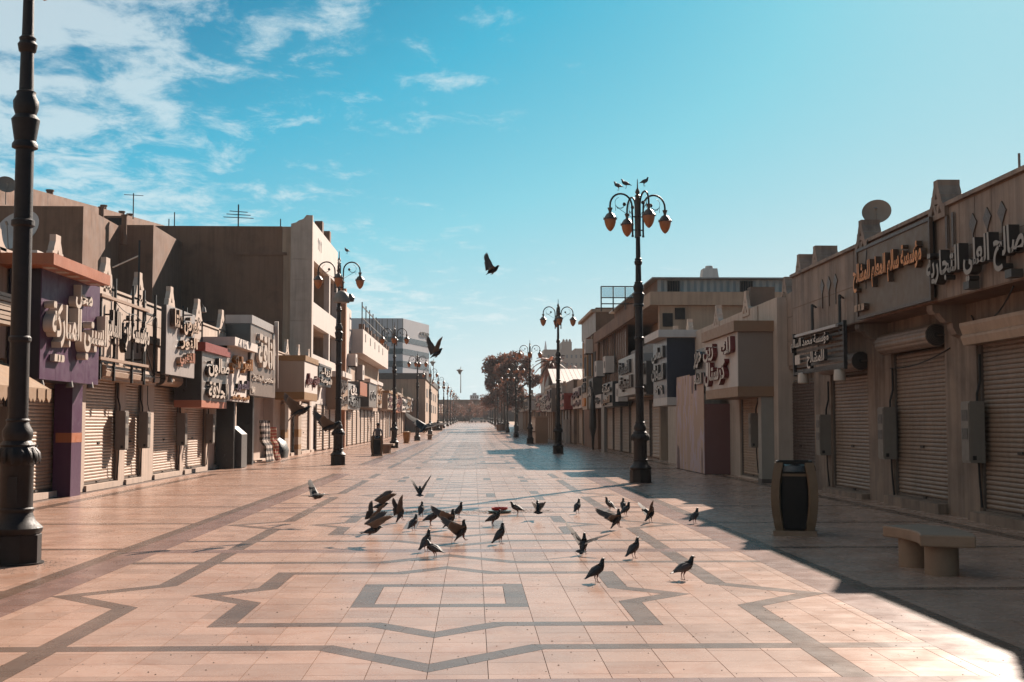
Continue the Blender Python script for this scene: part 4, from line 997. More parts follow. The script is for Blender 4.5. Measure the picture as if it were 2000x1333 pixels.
mb = MB(); mb.v = [(ta[0] + (tb_[0] - ta[0]) * (v.x - a0) / (a1 - a0) + .12 + v.z * .1, ta[1] + (tb_[1] - ta[1]) * (v.x - a0) / (a1 - a0) - .06, zb_ + (zt_ - zb_) * (v.y - b0) / (b1_ - b0)) for v in vs]; mb.f = [list(f) for f in fs]; mb.mi = [0] * len(fs); mb.build('lettering', m_greyd, bo)
# brown hall with a dark roof band
Yh = 172.0; xh0, zh = hY(700, 729, Yh); xh1, _ = hY(831, 729, Yh); 
bh = block('brown_hall', 'plain brown block with a dark roof band in front of the office building', xh0, xh1, Yh, Yh + 60, 0, hY(800, 741, Yh)[1], m_cream)
MB().box(xh0, xh1 + .15, Yh - .1, Yh + 60, hY(800, 741, Yh)[1] + .002, zh).build('roof_band', m_greyd, bh)
for k in range(5):
    for q in range(2): pbox('window', m_dark, bh, xh1, xh1 + .05, Yh + 4 + k * 10, Yh + 8 + k * 10, 3.4 + q * 2.0, 4.6 + q * 2.0)

for px, pyy, lab in ((80, 752, 'small spotlight under the near end of the purple sign'), (136, 750, 'small spotlight under the middle of the purple sign'), (176, 752, 'small spotlight under the far end of the purple sign'), (398, 606, 'small spotlight on the bracket above the pale sign'), (332, 742, 'small spotlight under the pale sign board')):
    yy, zz = hX(px, pyy, -8.75); t = thing('spotlight', lab, 'spotlight', (-8.75, yy, zz)); MB().lathe([(.04, .10), (.06, .04), (.085, -.07), (.07, -.08)], (-8.75, yy, zz), 10).build('housing', m_grey, t, True); MB().tube([(-8.75, yy, zz + .09), (-8.8, yy, zz + .2)], .018, 5).build('stem', m_black, t)
wire([(-8.8, YX(205, -8.8), 4.9), (-8.85, YX(262, -8.85), 4.5), (-8.8, YX(300, -8.8), 4.6)], 'loose cable along the frame sign', .01, .2)
wire([(LW + .1, YX(345, LW), 4.2), (LW + .5, YX(372, LW), 3.3), (LW + .1, YX(398, LW), 3.4)], 'loose cable between the pale and the charcoal sign', .012, .3)
wire([(LW + .1, YX(280, LW), 3.3), (LW + .06, YX(284, LW), 2.2), (LW + .1, YX(288, LW), 1.9)], 'black cable dropping to the second meter box', .012, .05)
# ================================================================ the row on the right
RW, RF = 8.6, 7.9
rb = thing('stone_shop_building', 'near stone-faced shop building on the right with crested parapet and overhanging fascia', 'building', (RW, 24, 0))
pr_ = lambda p: YX(p, RW + .1, 850)
SR = [(1925, 2075, 'box', m_shut_shade, .16), (1755, 1857, 'coil', m_shut_shade, .19), (1633, 1704, 'coil', m_shut_shade, .12), (1534, 1598, None, m_shutd, .05)]
RE = YX(1521, 8.3, 800)
holes = []
for a, c, rl, mm, st in SR:
    ya, yb = sorted((pr_(a), pr_(c))); holes.append((ya - .06, yb + .06, st, 3.12))
holes.append((8.0, 14.5, .1, 3.12)); shutter(rb, -1, RW + .10, 8.05, 11.2, .1, 3.0, m=m_shut_shade, near=False); shutter(rb, -1, RW + .10, 11.3, 14.45, .1, 3.0, m=m_shut_shade, near=False)
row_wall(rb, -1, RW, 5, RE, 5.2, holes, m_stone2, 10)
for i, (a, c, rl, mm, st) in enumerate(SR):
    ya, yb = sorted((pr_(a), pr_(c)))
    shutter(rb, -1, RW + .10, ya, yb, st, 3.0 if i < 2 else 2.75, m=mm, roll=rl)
    if st > .1:
        MB().box(RW - .20, RW - .061, ya - .1, yb + .1, 0, st - .004).build('door_step', m_stone2, rb)
# overhanging fascia: soffit, slabs, crests
FZ0, FZ1 = 3.72, 5.27
FE = YX(1545, RF, 600)
MB().box(RF + .04, RW - .002, 5, FE, FZ0, FZ1).build('fascia_core', m_brown, rb)
panels(rb, -1, RF + .035, 14.2, FE, FZ0 + .02, FZ1 - .02, .62, .775, m_stone_shade, .03)
panels(rb, -1, RW - .035, FE + .02, RE, 3.2, 5.18, .6, .66, m_stone_shade, .03)
MB().box(RF - .03, RF + .35, 5, FE, FZ1 + .002, FZ1 + .07).build('coping', m_stone_shade, rb)
MB().box(RF + .36, RW + .6, 5, FE, FZ1 - .4, FZ1 - .02).build('roof_slab', m_stone2, rb)
for px in (2060, 1833, 1683): merlon(rb, -1, RF - .02, YX(px, RF, 420), FZ1 + .02, .75, .36, m_stone_shade, .62)
for px in (1588, 1556): merlon(rb, -1, RF + .05, YX(px, RF, 510), FZ1 + .02, .75, .5, m_stone_shade, .62)
merlon(rb, -1, RW - .02, YX(1533, RW, 510), 5.2, .75, .5, m_stone_shade, .62)
for px in (1898, 1926, 1955): spear(rb, -1, RF + .032, YX(px, RF, 450), 4.35, 4.98 - (1955 - px) * 0, m_bronze, .15)
for px in (1604, 1617, 1630): spear(rb, -1, RF + .032, YX(px, RF, 560), 4.25, 4.92, m_bronze, .15)
for px in (1850, 1862): yy = YX(px, RF, 450); MB().box(RF - .02, RF - .004, yy - .045, yy + .045, 4.55, 5.12).build('slot_motif', m_bronze, rb)
def corbel(b, side, Xw, Xf, y, z, w=.28):
    D = abs(Xw - Xf); o = [(0, 0), (D, 0), (D, -.10), (D*.92, -.16), (D*.80, -.15), (D*.72, -.22), (D*.60, -.30), (D*.42, -.32), (D*.40, -.40), (D*.30, -.52), (D*.12, -.56), (0, -.66)]
    MB().prism([(Xw + side*u, z + v) for u, v in o], lambda u, v, q: (u, q, v), y - w/2, y + w/2).build('corbel', m_stone_shade, b)
for px in (1692, 1838): corbel(rb, -1, RW, RF + .1, YX(px, RF + .3, 640), FZ0 - .002)
# orange-lettered sign panel
m_khaki = mat('khaki sign panel', (0.215, 0.165, 0.125), 0.55, 0.07, 1.5, streak=0.15)
m_amberl = mat('amber letter face', (0.95, 0.36, 0.045), 0.4, 0.08, 4)
c, a, z0, z1 = YX(1675, RF - .1, 560), YX(1815, RF - .1, 520), 3.80, 5.12
c, a = max(a, c), min(a, c)
t = sign_box('khaki sign panel with amber stand-off letters above the coil shutter', -1, RF - .002, RF - .08, a, c, z0, z1, m_khaki, m_black, frame=m_bronze,
         texts=[('مؤسسة سالم المعلم للمشالح', .0, .97, .36, .80, m_amberl, m_bronze, .10), ('ـــ', .01, .17, .07, .17, m_tan, m_bronze, .1)])
# black and white letters straight on the fascia
t = thing('fascia_lettering', 'large white letters with black sides mounted on the near stone fascia', 'shop sign', (RF, 18, 4))
ya, yb = sorted((YX(1820, RF - .1, 560), YX(2130, RF - .1, 540)))
lettering('مؤسسة صالح العلي التجارية', t, -1, RF - .03, ya, yb, 3.86, 4.52, .16, mat('aluminium letter face', (.40, .37, .35), .4, .08, 4, spec=.4), m_letters, .03)
for px in (1905, 1990): yy = YX(px, RF - .1, 580); pbox('transformer', m_greyd, t, RF - .2, RF - .03, yy, yy + .22, 3.74, 3.86)
# hanging black sign on two poles with flood lamps
XH = 7.6
yb, ya = YX(1552, XH, 690), YX(1650, XH, 670)
z1, z0 = hX(1648, 632, XH)[1], hX(1648, 716, XH)[1]
t = thing('hanging_sign', 'black lattice sign with white letters hung from two poles on the stone fascia', 'shop sign', (XH, ya, z0))
f = MB()
for zz in (z0, z1): pbox('rail', m_black, t, XH - .03, XH + .03, ya, yb, zz - .03, zz + .03)
for k in range(8): zz = z0 + (z1 - z0) * (k + .5) / 8; pbox('back_slat', m_greyd, t, XH + .035, XH + .055, ya, yb, zz - .03, zz + .03)
for yy in (ya, yb): pbox('post', m_black, t, XH - .035, XH + .035, yy - .04, yy + .04, z0 - .06, z1 + .06)
pbox('tube_light', m_pale, t, XH - .10, XH - .04, ya + .3, yb - .4, z1 - .05, z1 + .01)
lettering('مؤسسة محمد السالم', t, -1, XH - .04, ya + .75, yb - .1, z0 + (z1-z0)*.55, z0 + (z1-z0)*.90, .08, m_letterw, m_letters)
lettering('للمشالح', t, -1, XH - .04, ya + 1.1, yb - 1.5, z0 + (z1-z0)*.06, z0 + (z1-z0)*.48, .08, m_letterw, m_letters)
pbox('number_plate', m_letterw, t, XH - .05, XH - .035, yb - .62, yb - .2, z0 + .2, z0 + .42)
for px, pt in ((1590, 596), (1644, 577)):
    yy = YX(px, XH + .1, 620); zz = hX(px, pt, XH + .1)[1]
    MB().tube([(XH + .06, yy, z1 - .2), (XH + .06, yy, zz)], .032, 6).build('hanger_pole', m_black, t)
    MB().tube([(XH + .06, yy, zz), (RF, yy + .55, zz)], .026, 6).build('hanger_arm', m_black, t)
for px, pt, lab in ((1567, 738, 'white flood lamp under the far end of the hanging black sign'), (1638, 732, 'white flood lamp under the near end of the hanging black sign')):
    yy, zz = hX(px, pt, XH - .02); t = thing('flood_lamp', lab, 'flood lamp', (XH, yy, zz))
    MB().lathe([(.05, .12), (.11, .10), (.125, -.02), (.125, -.12), (.10, -.14)], (XH, yy, zz), 14).build('housing', m_letterw, t, True); MB().tube([(XH, yy, zz + .11), (XH, yy, zz + .20), (XH + .03, yy, z0)], .02, 6).build('stem', m_grey, t)
# meters
for px, z0, z1, lab in ((1722, .92, 1.98, 'grey meter box between the coil shutters'), (1600, .88, 1.86, 'grey meter box beside the dark brown shutter'), (1887, .98, 2.02, 'grey meter box with a cracked wall patch beside the nearest shutter')):
    meter_box(-1, RW - .001, YX(px, RW - .2, 840) - .3, z0, z1, lab, .36, .25)
yy = YX(1713, 8.7, 430); zz = hX(1713, 416, 8.7)[1]
dish('satellite_dish', 'round brown satellite dish on the parapet of the near stone building', (8.7, yy, zz), .31, math.radians(205), math.radians(20), m_dish)
for px, pt in ((1990, 300), (1833, 357)):
    yy, zz = hX(px, pt, RF + .2); tag(MB().tube([(RF + .2, yy, FZ1 + .05), (RF + .2, yy, zz)], .02, 5).build('rebar_rod', m_grey), {1990: 'thin rod at the upper edge of the photo on the near parapet', 1833: 'short rod standing on the near parapet crest'}[px], 'rod')
yy = YX(1760, RF); wire([(RF - .05, YX(1706, RF), 5.3), (RF - .12, YX(1708, RF), 4.8), (RF - .16, YX(1712, RF), 4.3)], 'loose cable hanging across the amber sign', .01)
wire([(RF + .2, YX(1960, RF), 3.7), (RW - .03, YX(1930, RW), 3.35), (RW - .03, YX(1905, RW), 3.5)], 'black cable looped under the near fascia', .014, .12)
wire([(RW - .02, YX(1860, RW), 3.0), (RW - .02, YX(1742, RW), 2.78)], 'black cable sagging beside the coil shutter', .012, .1)
# ---------------------------------------------------------------- ivory box sign with maroon letters
m_bandtan = mat('tan brown band', (.40, .255, .165), .55, .08, 2)
a, c, z0, z1 = nf(7.3, 1440, 648, 755, 1378)
sign_box('ivory box sign with maroon letters and brown bands at the end of the stone building', -1, 8.5, 7.3, a, c, z0, z1, m_white, mat('warm grey panel', (.36, .31, .285), .5, .05, 2), cap=(.30, m_bandtan, .12), base=(.28, m_bandtan), seams=3,
         texts=[('زين', .08, .42, .56, .90, m_letterw, m_maroon, .14), ('كرستال', .12, .78, .06, .54, m_letterw, m_maroon, .14), ('لك', .64, .95, .62, .93, m_letterw, m_maroon, .14)])
t = thing('shop_pier', 'pale pier below the near corner of the ivory box sign', 'pier', (8.1, a, 0))
MB().box(7.95, 8.5, a + .05, a + .45, 0, z0 - .29).build('shaft', mat('pale pier paint', (.42, .42, .41), .6, .08, 2), t); MB().box(7.93, 8.5, a + .03, a + .47, 0, .12).build('plinth', m_step, t)
# second stone building, set back a little
R2 = 8.3
r2 = thing('crested_shop_building', 'stone shop building with small pierced crests behind the ivory box sign', 'building', (R2, 42, 0))
Ya, Yb = RE + .05, YX(1303, R2, 640)
hs = [(YX(1491, R2 + .1), YX(1451, R2 + .1), .05, 2.9)]
row_wall(r2, -1, R2, Ya, Yb, 5.1, hs, m_stone, 9)  # paler stone used here to put bounced light into the colour
shutter(r2, -1, R2 + .1, hs[0][0] + .06, hs[0][1] - .06, .06, 2.75)
panels(r2, -1, R2 - .035, Ya + 2.2, Yb, 3.2, 5.08, .62, .94, m_stone, .03)
for px in (1402, 1460, 1346, 1318): merlon(r2, -1, R2 - .05, YX(px, R2, 620), 5.1, .95, .16, m_stone, .72)
for px in (1330, 1336, 1342, 1356, 1362): spear(r2, -1, R2 - .04, YX(px, R2, 700), 3.5, 4.35)
xx0, zz0 = hY(1458, 565, YX(1458, R2, 600)); yy = YX(1458, R2, 600)
MB().box(R2 + .02, R2 + .75, yy - .5, yy - .05, 4.3, 5.75).build('chimney_stack', mat('grey block stack', (.17, .145, .13), .8, .15, 3, .2), r2)
meter_box(-1, R2 - .001, YX(1480, R2) - .2, .95, 1.95, 'grey meter box beside the shutter under the ivory sign')
# peeling pink hoarding
def peel_mat():
    m = bpy.data.materials.new('peeling pink paint'); m.use_nodes = True; n, l = m.node_tree.nodes, m.node_tree.links; b = n['Principled BSDF']; b.inputs['Roughness'].default_value = .7
    g = n.new('ShaderNodeNewGeometry'); mp = n.new('ShaderNodeMapping'); mp.inputs[3].default_value = (1, .9, .33); l.new(g.outputs['Position'], mp.inputs[0])
    t = n.new('ShaderNodeTexNoise'); t.inputs['Scale'].default_value = 1.1; t.inputs['Detail'].default_value = 4; l.new(mp.outputs[0], t.inputs[0])
    r = n.new('ShaderNodeValToRGB'); r.color_ramp.interpolation = 'CONSTANT'; e = r.color_ramp.elements
    e[0].color = (.32, .19, .13, 1); e[1].position = .56; e[1].color = (.10, .045, .04, 1); k = e.new(.44); k.color = (.34, .235, .235, 1); k = e.new(.50); k.color = (.36, .215, .15, 1)
    l.new(t.outputs[0], r.inputs[0]); l.new(r.outputs[0], b.inputs['Base Color']); return m
m_peel = peel_mat(); m_mauvep = mat('mauve hoarding', (0.235, 0.115, 0.125), 0.6, 0.08, 1.2)
XP = 7.45; ya, yb = YX(1375, XP, 850), YX(1320, XP, 850); zs = hX(1375, 789, XP)[1]; zu = hX(1375, 729, XP)[1]
t = thing('hoarding', 'boarded-up hoarding with peeling pink paint and a mauve near side', 'hoarding', (XP, ya, 0))
pbox('side_board', m_mauvep, t, XP + .021, R2 + .05, ya, ya + .03, .02, zs)
for k in range(4):
    p0, p1 = ya + (yb - ya) * k / 4, ya + (yb - ya) * (k + 1) / 4
    pbox('board', m_peel, t, XP, XP + .02, p0 + .004, p1 - .004, .03, zs - .004)
for k in range(2):
    p0, p1 = ya + (yb - ya) * k / 2, ya + (yb - ya) * (k + 1) / 2
    pbox('upper_board', m_peel, t, XP + .03 * k, XP + .02 + .03 * k, p0 + .004, p1 - .004, zs, zu + .06 * k)
MB().box(XP + .025, R2 - .01, ya + .035, yb, 0, zs - .05).build('frame_core', m_dark, t)
# narrow black sign with pale marks, edge on
a, c, z0, z1 = nf(7.5, 1378, 690, 768, 1366); 
sign_box('narrow black sign with pale letters beyond the ivory box sign', -1, R2 - .05, 7.5, a + .05, c + .6, z0, z1 + .2, m_charc, None, texts=[('حرير', .1, .9, .55, .95, m_letterw, m_letters, .1), ('الشام', .1, .9, .08, .45, m_letterw, m_letters, .1)])
# blue sign
m_blue = mat('slate blue sign panel', (0.115, 0.155, 0.235), 0.35, 0.12, 2, spec=.6); m_nvy = mat('navy side panel', (0.022, 0.028, 0.06), 0.45, 0.1, 2)
a, c, z0, z1 = nf(7.2, 1302, 660, 792, 1276)
sign_box('slate blue box sign with silver letters and a white cap', -1, R2 + .1, 7.2, a, c, z0 + .3, z1, m_blue, m_nvy, cap=(.28, m_white, .35), base=(.30, m_white),
         texts=[('الماس', .1, .9, .62, .88, m_silver, m_letters, .1), ('للساعات', .08, .92, .30, .58, m_silver, m_letters, .1), ('٩٢٠', .2, .8, .06, .22, m_silver, m_letters, .05)])
# ---------------------------------------------------------------- two-storey building with the glazed front and tin roof room
R3 = 8.05
Yc, Ye = 55.0, YX(1168, R3, 700)
r3 = thing('glazed_building', 'two-storey concrete building with a curtain of tall window panes and a tin roof room', 'building', (R3, Yc, 0))
zc = hY(1300, 570, Yc)[1]; zlo = hY(1300, 596, Yc)[1]
MB().box(R3 + 1.6, 22, Yc + .3, Ye, -.1, zlo).build('wall', m_cream, r3)
MB().box(R3 - .15, 22.3, Yc, Ye + .2, zlo + .002, zc).build('roof_slab', m_cream, r3)
pbox('eave_beam', m_brown, r3, R3 - .25, R3 - .152, Yc + 5, Ye + .2, zlo - .12, zlo + .55)
MB().box(R3 + .3, R3 + 1.59, Yc + .3, Yc + .7, -.1, zlo).build('pier', m_cream, r3)
MB().box(R3 + .05, R3 + 1.59, Yc + .71, Ye, 2.9, 3.35).build('floor_slab', m_cream, r3)
MB().box(R3 + .6, R3 + 1.59, Yc + .71, Ye, -.1, 2.9).build('ground_wall', m_stone2, r3)
# ribbon windows on the near end
for px0, px1, p0, p1 in ((1294, 1314, 612, 634), (1318, 1338, 602, 620)):
    x0_, z1_ = hY(px0, p0, Yc + .28); x1_, z0_ = hY(px1, p1, Yc + .28); pbox('window', m_dark, r3, x0_, x1_, Yc + .26, Yc + .298, z0_ - .1, z1_)
# panes
Yg0 = YX(1222, R3 + .1, 680); n = 14
for k in range(n):
    p0, p1 = Yg0 + (Ye - Yg0) * k / n, Yg0 + (Ye - Yg0) * (k + 1) / n
    pbox('mullion', m_brown, r3, R3 + .10, R3 + .22, p0 - .06, p0 + .06, 3.36, zlo - .002)
    for q in range(2):
        za_, zb_ = 3.4 + q * (zlo - 3.4) / 2, 3.4 + (q + 1) * (zlo - 3.4) / 2
        pbox('pane', rg.choice([m_pane1, m_pane2, m_pane2, m_pane3, m_pane1, m_dark]), r3, R3 + .15, R3 + .17, p0 + .062, p1 - .062, za_ + .03, zb_ - .03)
pbox('transom', m_brown, r3, R3 + .11, R3 + .21, Yg0, Ye, 3.4 + (zlo - 3.4) / 2 - .028, 3.4 + (zlo - 3.4) / 2 + .028)
MB().box(R3 + .3, R3 + 1.59, Yc + .71, Yg0 - .5, 3.36, zlo - 1.5).build('dark_bay', m_shutd, r3)
for k in range(6): a = Yc + 1.2 + k * 4; shutter(r3, -1, R3 + .55, a, a + 3.2, .05, 2.75, near=False)
# tin roof room
zt = hY(1300, 546, Yc + 2)[1]
x0_, x1_ = hY(1284, 550, Yc + 2)[0], 22
tr = thing('tin_roof_room', 'corrugated tin room on the roof of the glazed building', 'shed', (x0_, Yc + 2, zc))
def corr(name, m, par, x0, x1, y, z0, z1, p=.16, d=.03, ax='x'):
    n = int(abs(x1 - x0) / p); vs = []
    for k in range(n * 2 + 1):
        u = x0 + (x1 - x0) * k / (n * 2); o = d if k % 2 else 0
        vs += [(u, y - o, z0), (u, y - o, z1)] if ax == 'x' else [(y - o, u, z0), (y - o, u, z1)]
    fs = [(2*k, 2*k+2, 2*k+3, 2*k+1) for k in range(n * 2)]; return MB().add(vs, fs).build(name, m, par)
corr('tin_wall', m_corr, tr, x0_, x1_, Yc + 2, zc, zt, .3, .05)
MB().box(x0_ - .3, x1_, Yc + 1.6, Yc + 20, zt + .002, zt + .06).build('tin_roof', m_corr, tr); MB().box(x0_ + .02, x1_, Yc + 2.1, Yc + 19.8, zc, zt - .002).build('core', m_brown, tr)
for px0, px1 in ((1303, 1327), (1446, 1470)):
    a_, b_ = hY(px0, 555, Yc + 1.9)[0], hY(px1, 555, Yc + 1.9)[0]; fo = MB().box(a_, b_, Yc + 1.88, Yc + 1.94, zc + .05, zt - .08).build('window', m_dark, tr)
    for k in range(5): pbox('bar', m_bronze, fo, a_ + (b_ - a_) * k / 5, a_ + (b_ - a_) * k / 5 + .03, Yc + 1.85, Yc + 1.875, zc + .06, zt - .1)
# water tank
x_, z_ = hY(1385, 545, Yc + 8); t = thing('water_tank', 'white ribbed water tank with a lid on the tin roof', 'water tank', (x_, Yc + 8, z_))
MB().lathe([(.62, -.5), (.60, 0), (.52, .46), (.50, .50)], (x_, Yc + 8, z_), 4, rot=math.pi / 4).build('tank', m_white, t); MB().lathe([(.20, .50), (.20, .62), (.17, .66)], (x_, Yc + 8, z_), 14).build('lid', m_white, t, True)
# roof railing of tinted panels
Yr = 64; x0_, z1_ = hY(1174, 560, Yr); x1_, z0_ = hY(1268, 594, Yr)
zr = z0_; t = thing('roof_railing', 'steel roof railing with pale glazed panels above the glazed building', 'railing', (x0_, Yr, zr))
for k in range(5): xx = x0_ + (x1_ - x0_) * k / 4; MB().tube([(xx, Yr, zr - .4), (xx, Yr, z1_)], .035, 6).build('post', m_greyd, t)
for zz in (z1_, zr + .32, zr): MB().tube([(x0_, Yr, zz), (x1_, Yr, zz)], .03, 6).build('rail', m_greyd, t)
m_tint = bpy.data.materials.new('tinted railing glass'); m_tint.use_nodes = True; b_ = m_tint.node_tree.nodes['Principled BSDF']; b_.inputs['Base Color'].default_value = (.35, .62, .72, 1); b_.inputs['Alpha'].default_value = .35; b_.inputs['Roughness'].default_value = .1
for k in range(4): a_ = x0_ + (x1_ - x0_) * k / 4; MB().box(a_ + .05, a_ + (x1_ - x0_) / 4 - .05, Yr - .008, Yr + .008, zr + .36, z1_ - .05).build('glass_panel', m_tint, t)
# brown block with a light tin band beyond it
Y6, Y7 = Ye + .3, YX(1138, R3 - .1, 700)
r6 = thing('tin_band_building', 'brown building with a light tin band under its roof beyond the glazed front', 'building', (R3, Y6, 0))
za_, zb_ = hX(1168, 600, R3)[1], hX(1168, 648, R3)[1]
MB().box(R3, 20, Y6, Y7, -.1, zb_).build('wall', m_brown, r6); MB().box(R3 - .1, 20, Y6 - .1, Y7 + .1, zb_ + .002, za_).build('upper_wall', m_brown, r6)
corr('tin_band', m_corr, r6, Y6 - .1, Y7 + .1, R3 - .12, zb_, za_ - .3, .5, .06, 'y'); MB().box(R3 - .4, 20, Y6 - .2, Y7 + .3, za_ - .298, za_ - .1).build('roof_edge', m_cream, r6)
for k in range(3):
    yy = Y6 + 1 + k * 3.4; fo = MB().box(R3 - .04, R3 + .01, yy, yy + 1.6, 4.6, 6.4).build('window', m_dark, r6); pbox('sill', m_cream, fo, R3 - .12, R3 - .042, yy - .1, yy + 1.7, 4.5, 4.6)
    pbox('pilaster', m_must, r6, R3 - .08, R3 - .002, yy + 2.2, yy + 2.6, 3.2, zb_ - .01)
MB().box(R3 + 3, R3 + 7, Y7 - 8, Y7 - 2, za_ + .002, za_ + 1.2).build('stair_house', m_brown, r6)
# signs and units crowding the front of the glazed building
stuff_r = [(7.5, 1262, 705, 770, 1244, m_charc, 'dark sign with amber letters beside the slate blue sign', [('ذهب', .1, .9, .5, .95, m_amberl, m_bronze, .12), ('ومجوهرات', .05, .95, .05, .45, m_amberl, m_bronze, .12)]),
 (7.3, 1240, 690, 770, 1208, m_silver, 'torn silver sign board with stained lower edge', [('اقمشة', .1, .8, .55, .9, m_letters, m_letters, .1), ('النخبة', .15, .9, .1, .5, m_bronze, m_bronze, .1)]),
 (7.5, 1196, 745, 800, 1178, m_charc, 'black sign with scattered pale letters below the window panes', [('مكتبة', .1, .9, .5, .95, m_letterw, m_letters, .1), ('الفجر', .1, .9, .05, .45, m_gold, m_letters, .1)]),
 (7.6, 1174, 770, 804, 1163, m_pale, 'pale box sign set edge-on below the brown block', [('خياط', .1, .9, .3, .8, m_letters, m_letters, .1)]),
 (7.6, 1158, 738, 806, 1150, m_greyd, 'tall dark grey sign beside the awning', [('ساعات', .1, .9, .4, .9, m_letterw, m_letters, .1)]),
 (7.6, 1146, 735, 808, 1138, m_ivory, 'tall ivory sign with an orange mark', [('تحف', .1, .9, .5, .95, m_letters, m_letters, .1), ('ـــ', .2, .8, .1, .35, m_amberl, m_amberl, .1)])]
for X, pn, pt, pb, pf, mm, lab, tx in stuff_r:
    a, c, z0, z1 = nf(X, pn, pt, pb, pf); sign_box(lab, -1, R3 + .3, X, a, c, max(2.6, z0), z1, mm, None, texts=tx)
for px, pt, lab in ((1172, 735, 'white air conditioner box high on the brown block'), (1190, 728, 'air conditioner below the window panes'), (1216, 800, 'air conditioner over the shop doors of the glazed building'), (1150, 690, 'black air conditioner cage on the brown wall')):
    yy, zz = hX(px, pt, R3 - .3); ac_unit(-1, R3 - .02, yy, max(2.8, zz), lab, 1.3, .95, .5)
for px, z1_, lab, mm in ((1180, 2.8, 'grey leaning board against the shop front', m_grey), (1158, 3.6, 'black folded parasol standing against the shops', m_black)):
    x0_, y0_ = 7.5, YX(px, 7.5, 850); tag(MB().lathe([(.06, 0), (.10, .8), (.24, 1.4), (.20, 2.6), (.05, z1_)], (x0_, y0_, 0), 8).build('folded_parasol' if 'parasol' in lab else 'leaning_board', mm), lab, 'parasol' if 'parasol' in lab else 'board') if 'parasol' in lab else tag(MB().box(x0_, x0_ + .15, y0_, y0_ + 1.6, 0, z1_).build('leaning_board', mm), lab, 'board')
x0_, y0_ = hG(1130, 866); t = thing('panel_stack', 'row of white ribbed panels leaning before the far shops', 'panels', (x0_, y0_, 0))
for k in range(5): pbox('panel', m_white, t, x0_ - 1.25 + .25 * k, x0_ - 1.03 + .25 * k, y0_ + .1 * k, y0_ + .1 * k + .06, 0, 2.0)
# shops further along on the right
rg2 = random.Random(5); y = Y7 + .4; k = 0
while y < 300 and k < 16:
    w = rg2.uniform(7, 10) * (1 + (y - 95) / 350)
    far_shop(-1, R3 + rg2.uniform(-.2, .4), y, y + w, rg2, 'small closed shop in the distance, %s past the brown building' % NTH[k], gz(y)); y += w; k += 1
# white tin roof over a lane and a kiosk
Yk = 118.0; x0_, z0_ = hY(1080, 750, Yk); x1_, z1_ = hY(1126, 728, Yk + 6)
t = thing('tin_canopy', 'white ribbed tin roof above the far shops on the right', 'roof', (x0_, Yk, z0_))
for k in range(10):
    u0, u1 = x0_ + (x1_ + 1.5 - x0_) * k / 10, x0_ + (x1_ + 1.5 - x0_) * (k + 1) / 10
    MB().add([(u0, Yk, z0_), (u1 - .03, Yk, z0_), (u1 - .03, Yk + 8, z1_ + .4), (u0, Yk + 8, z1_ + .4), (u0, Yk, z0_ + .05), (u1 - .03, Yk, z0_ + .05), (u1 - .03, Yk + 8, z1_ + .45), (u0, Yk + 8, z1_ + .45)], [(0, 1, 2, 3), (4, 5, 6, 7), (0, 1, 5, 4), (1, 2, 6, 5), (2, 3, 7, 6), (3, 0, 4, 7)]).build('roof_sheet', m_white, t)
x0_, y0_ = hG(1046, 866); 
t = thing('kiosk', 'brown boxy kiosk with a pale front standing behind the third lamp of the right row', 'kiosk', (x0_, y0_, 0))
kx1 = hY(1070, 850, y0_)[0]; kz = hY(1050, 816, y0_)[1]; ky2 = y0_ + 7
MB().box(x0_, kx1, y0_, ky2, 0, kz).build('cabin', m_tan, t); pbox('front_panel', m_ivory, t, x0_ - .03, x0_ - .002, y0_ + .3, ky2 - .3, 1.0, kz - .2); pbox('counter', m_brown, t, x0_ - .25, x0_ - .031, y0_ + .2, ky2 - .2, .92, 1.0); pbox('roof_edge', m_cream, t, x0_ - .12, kx1 + .08, y0_ - .08, ky2 + .08, kz + .002, kz + .12)
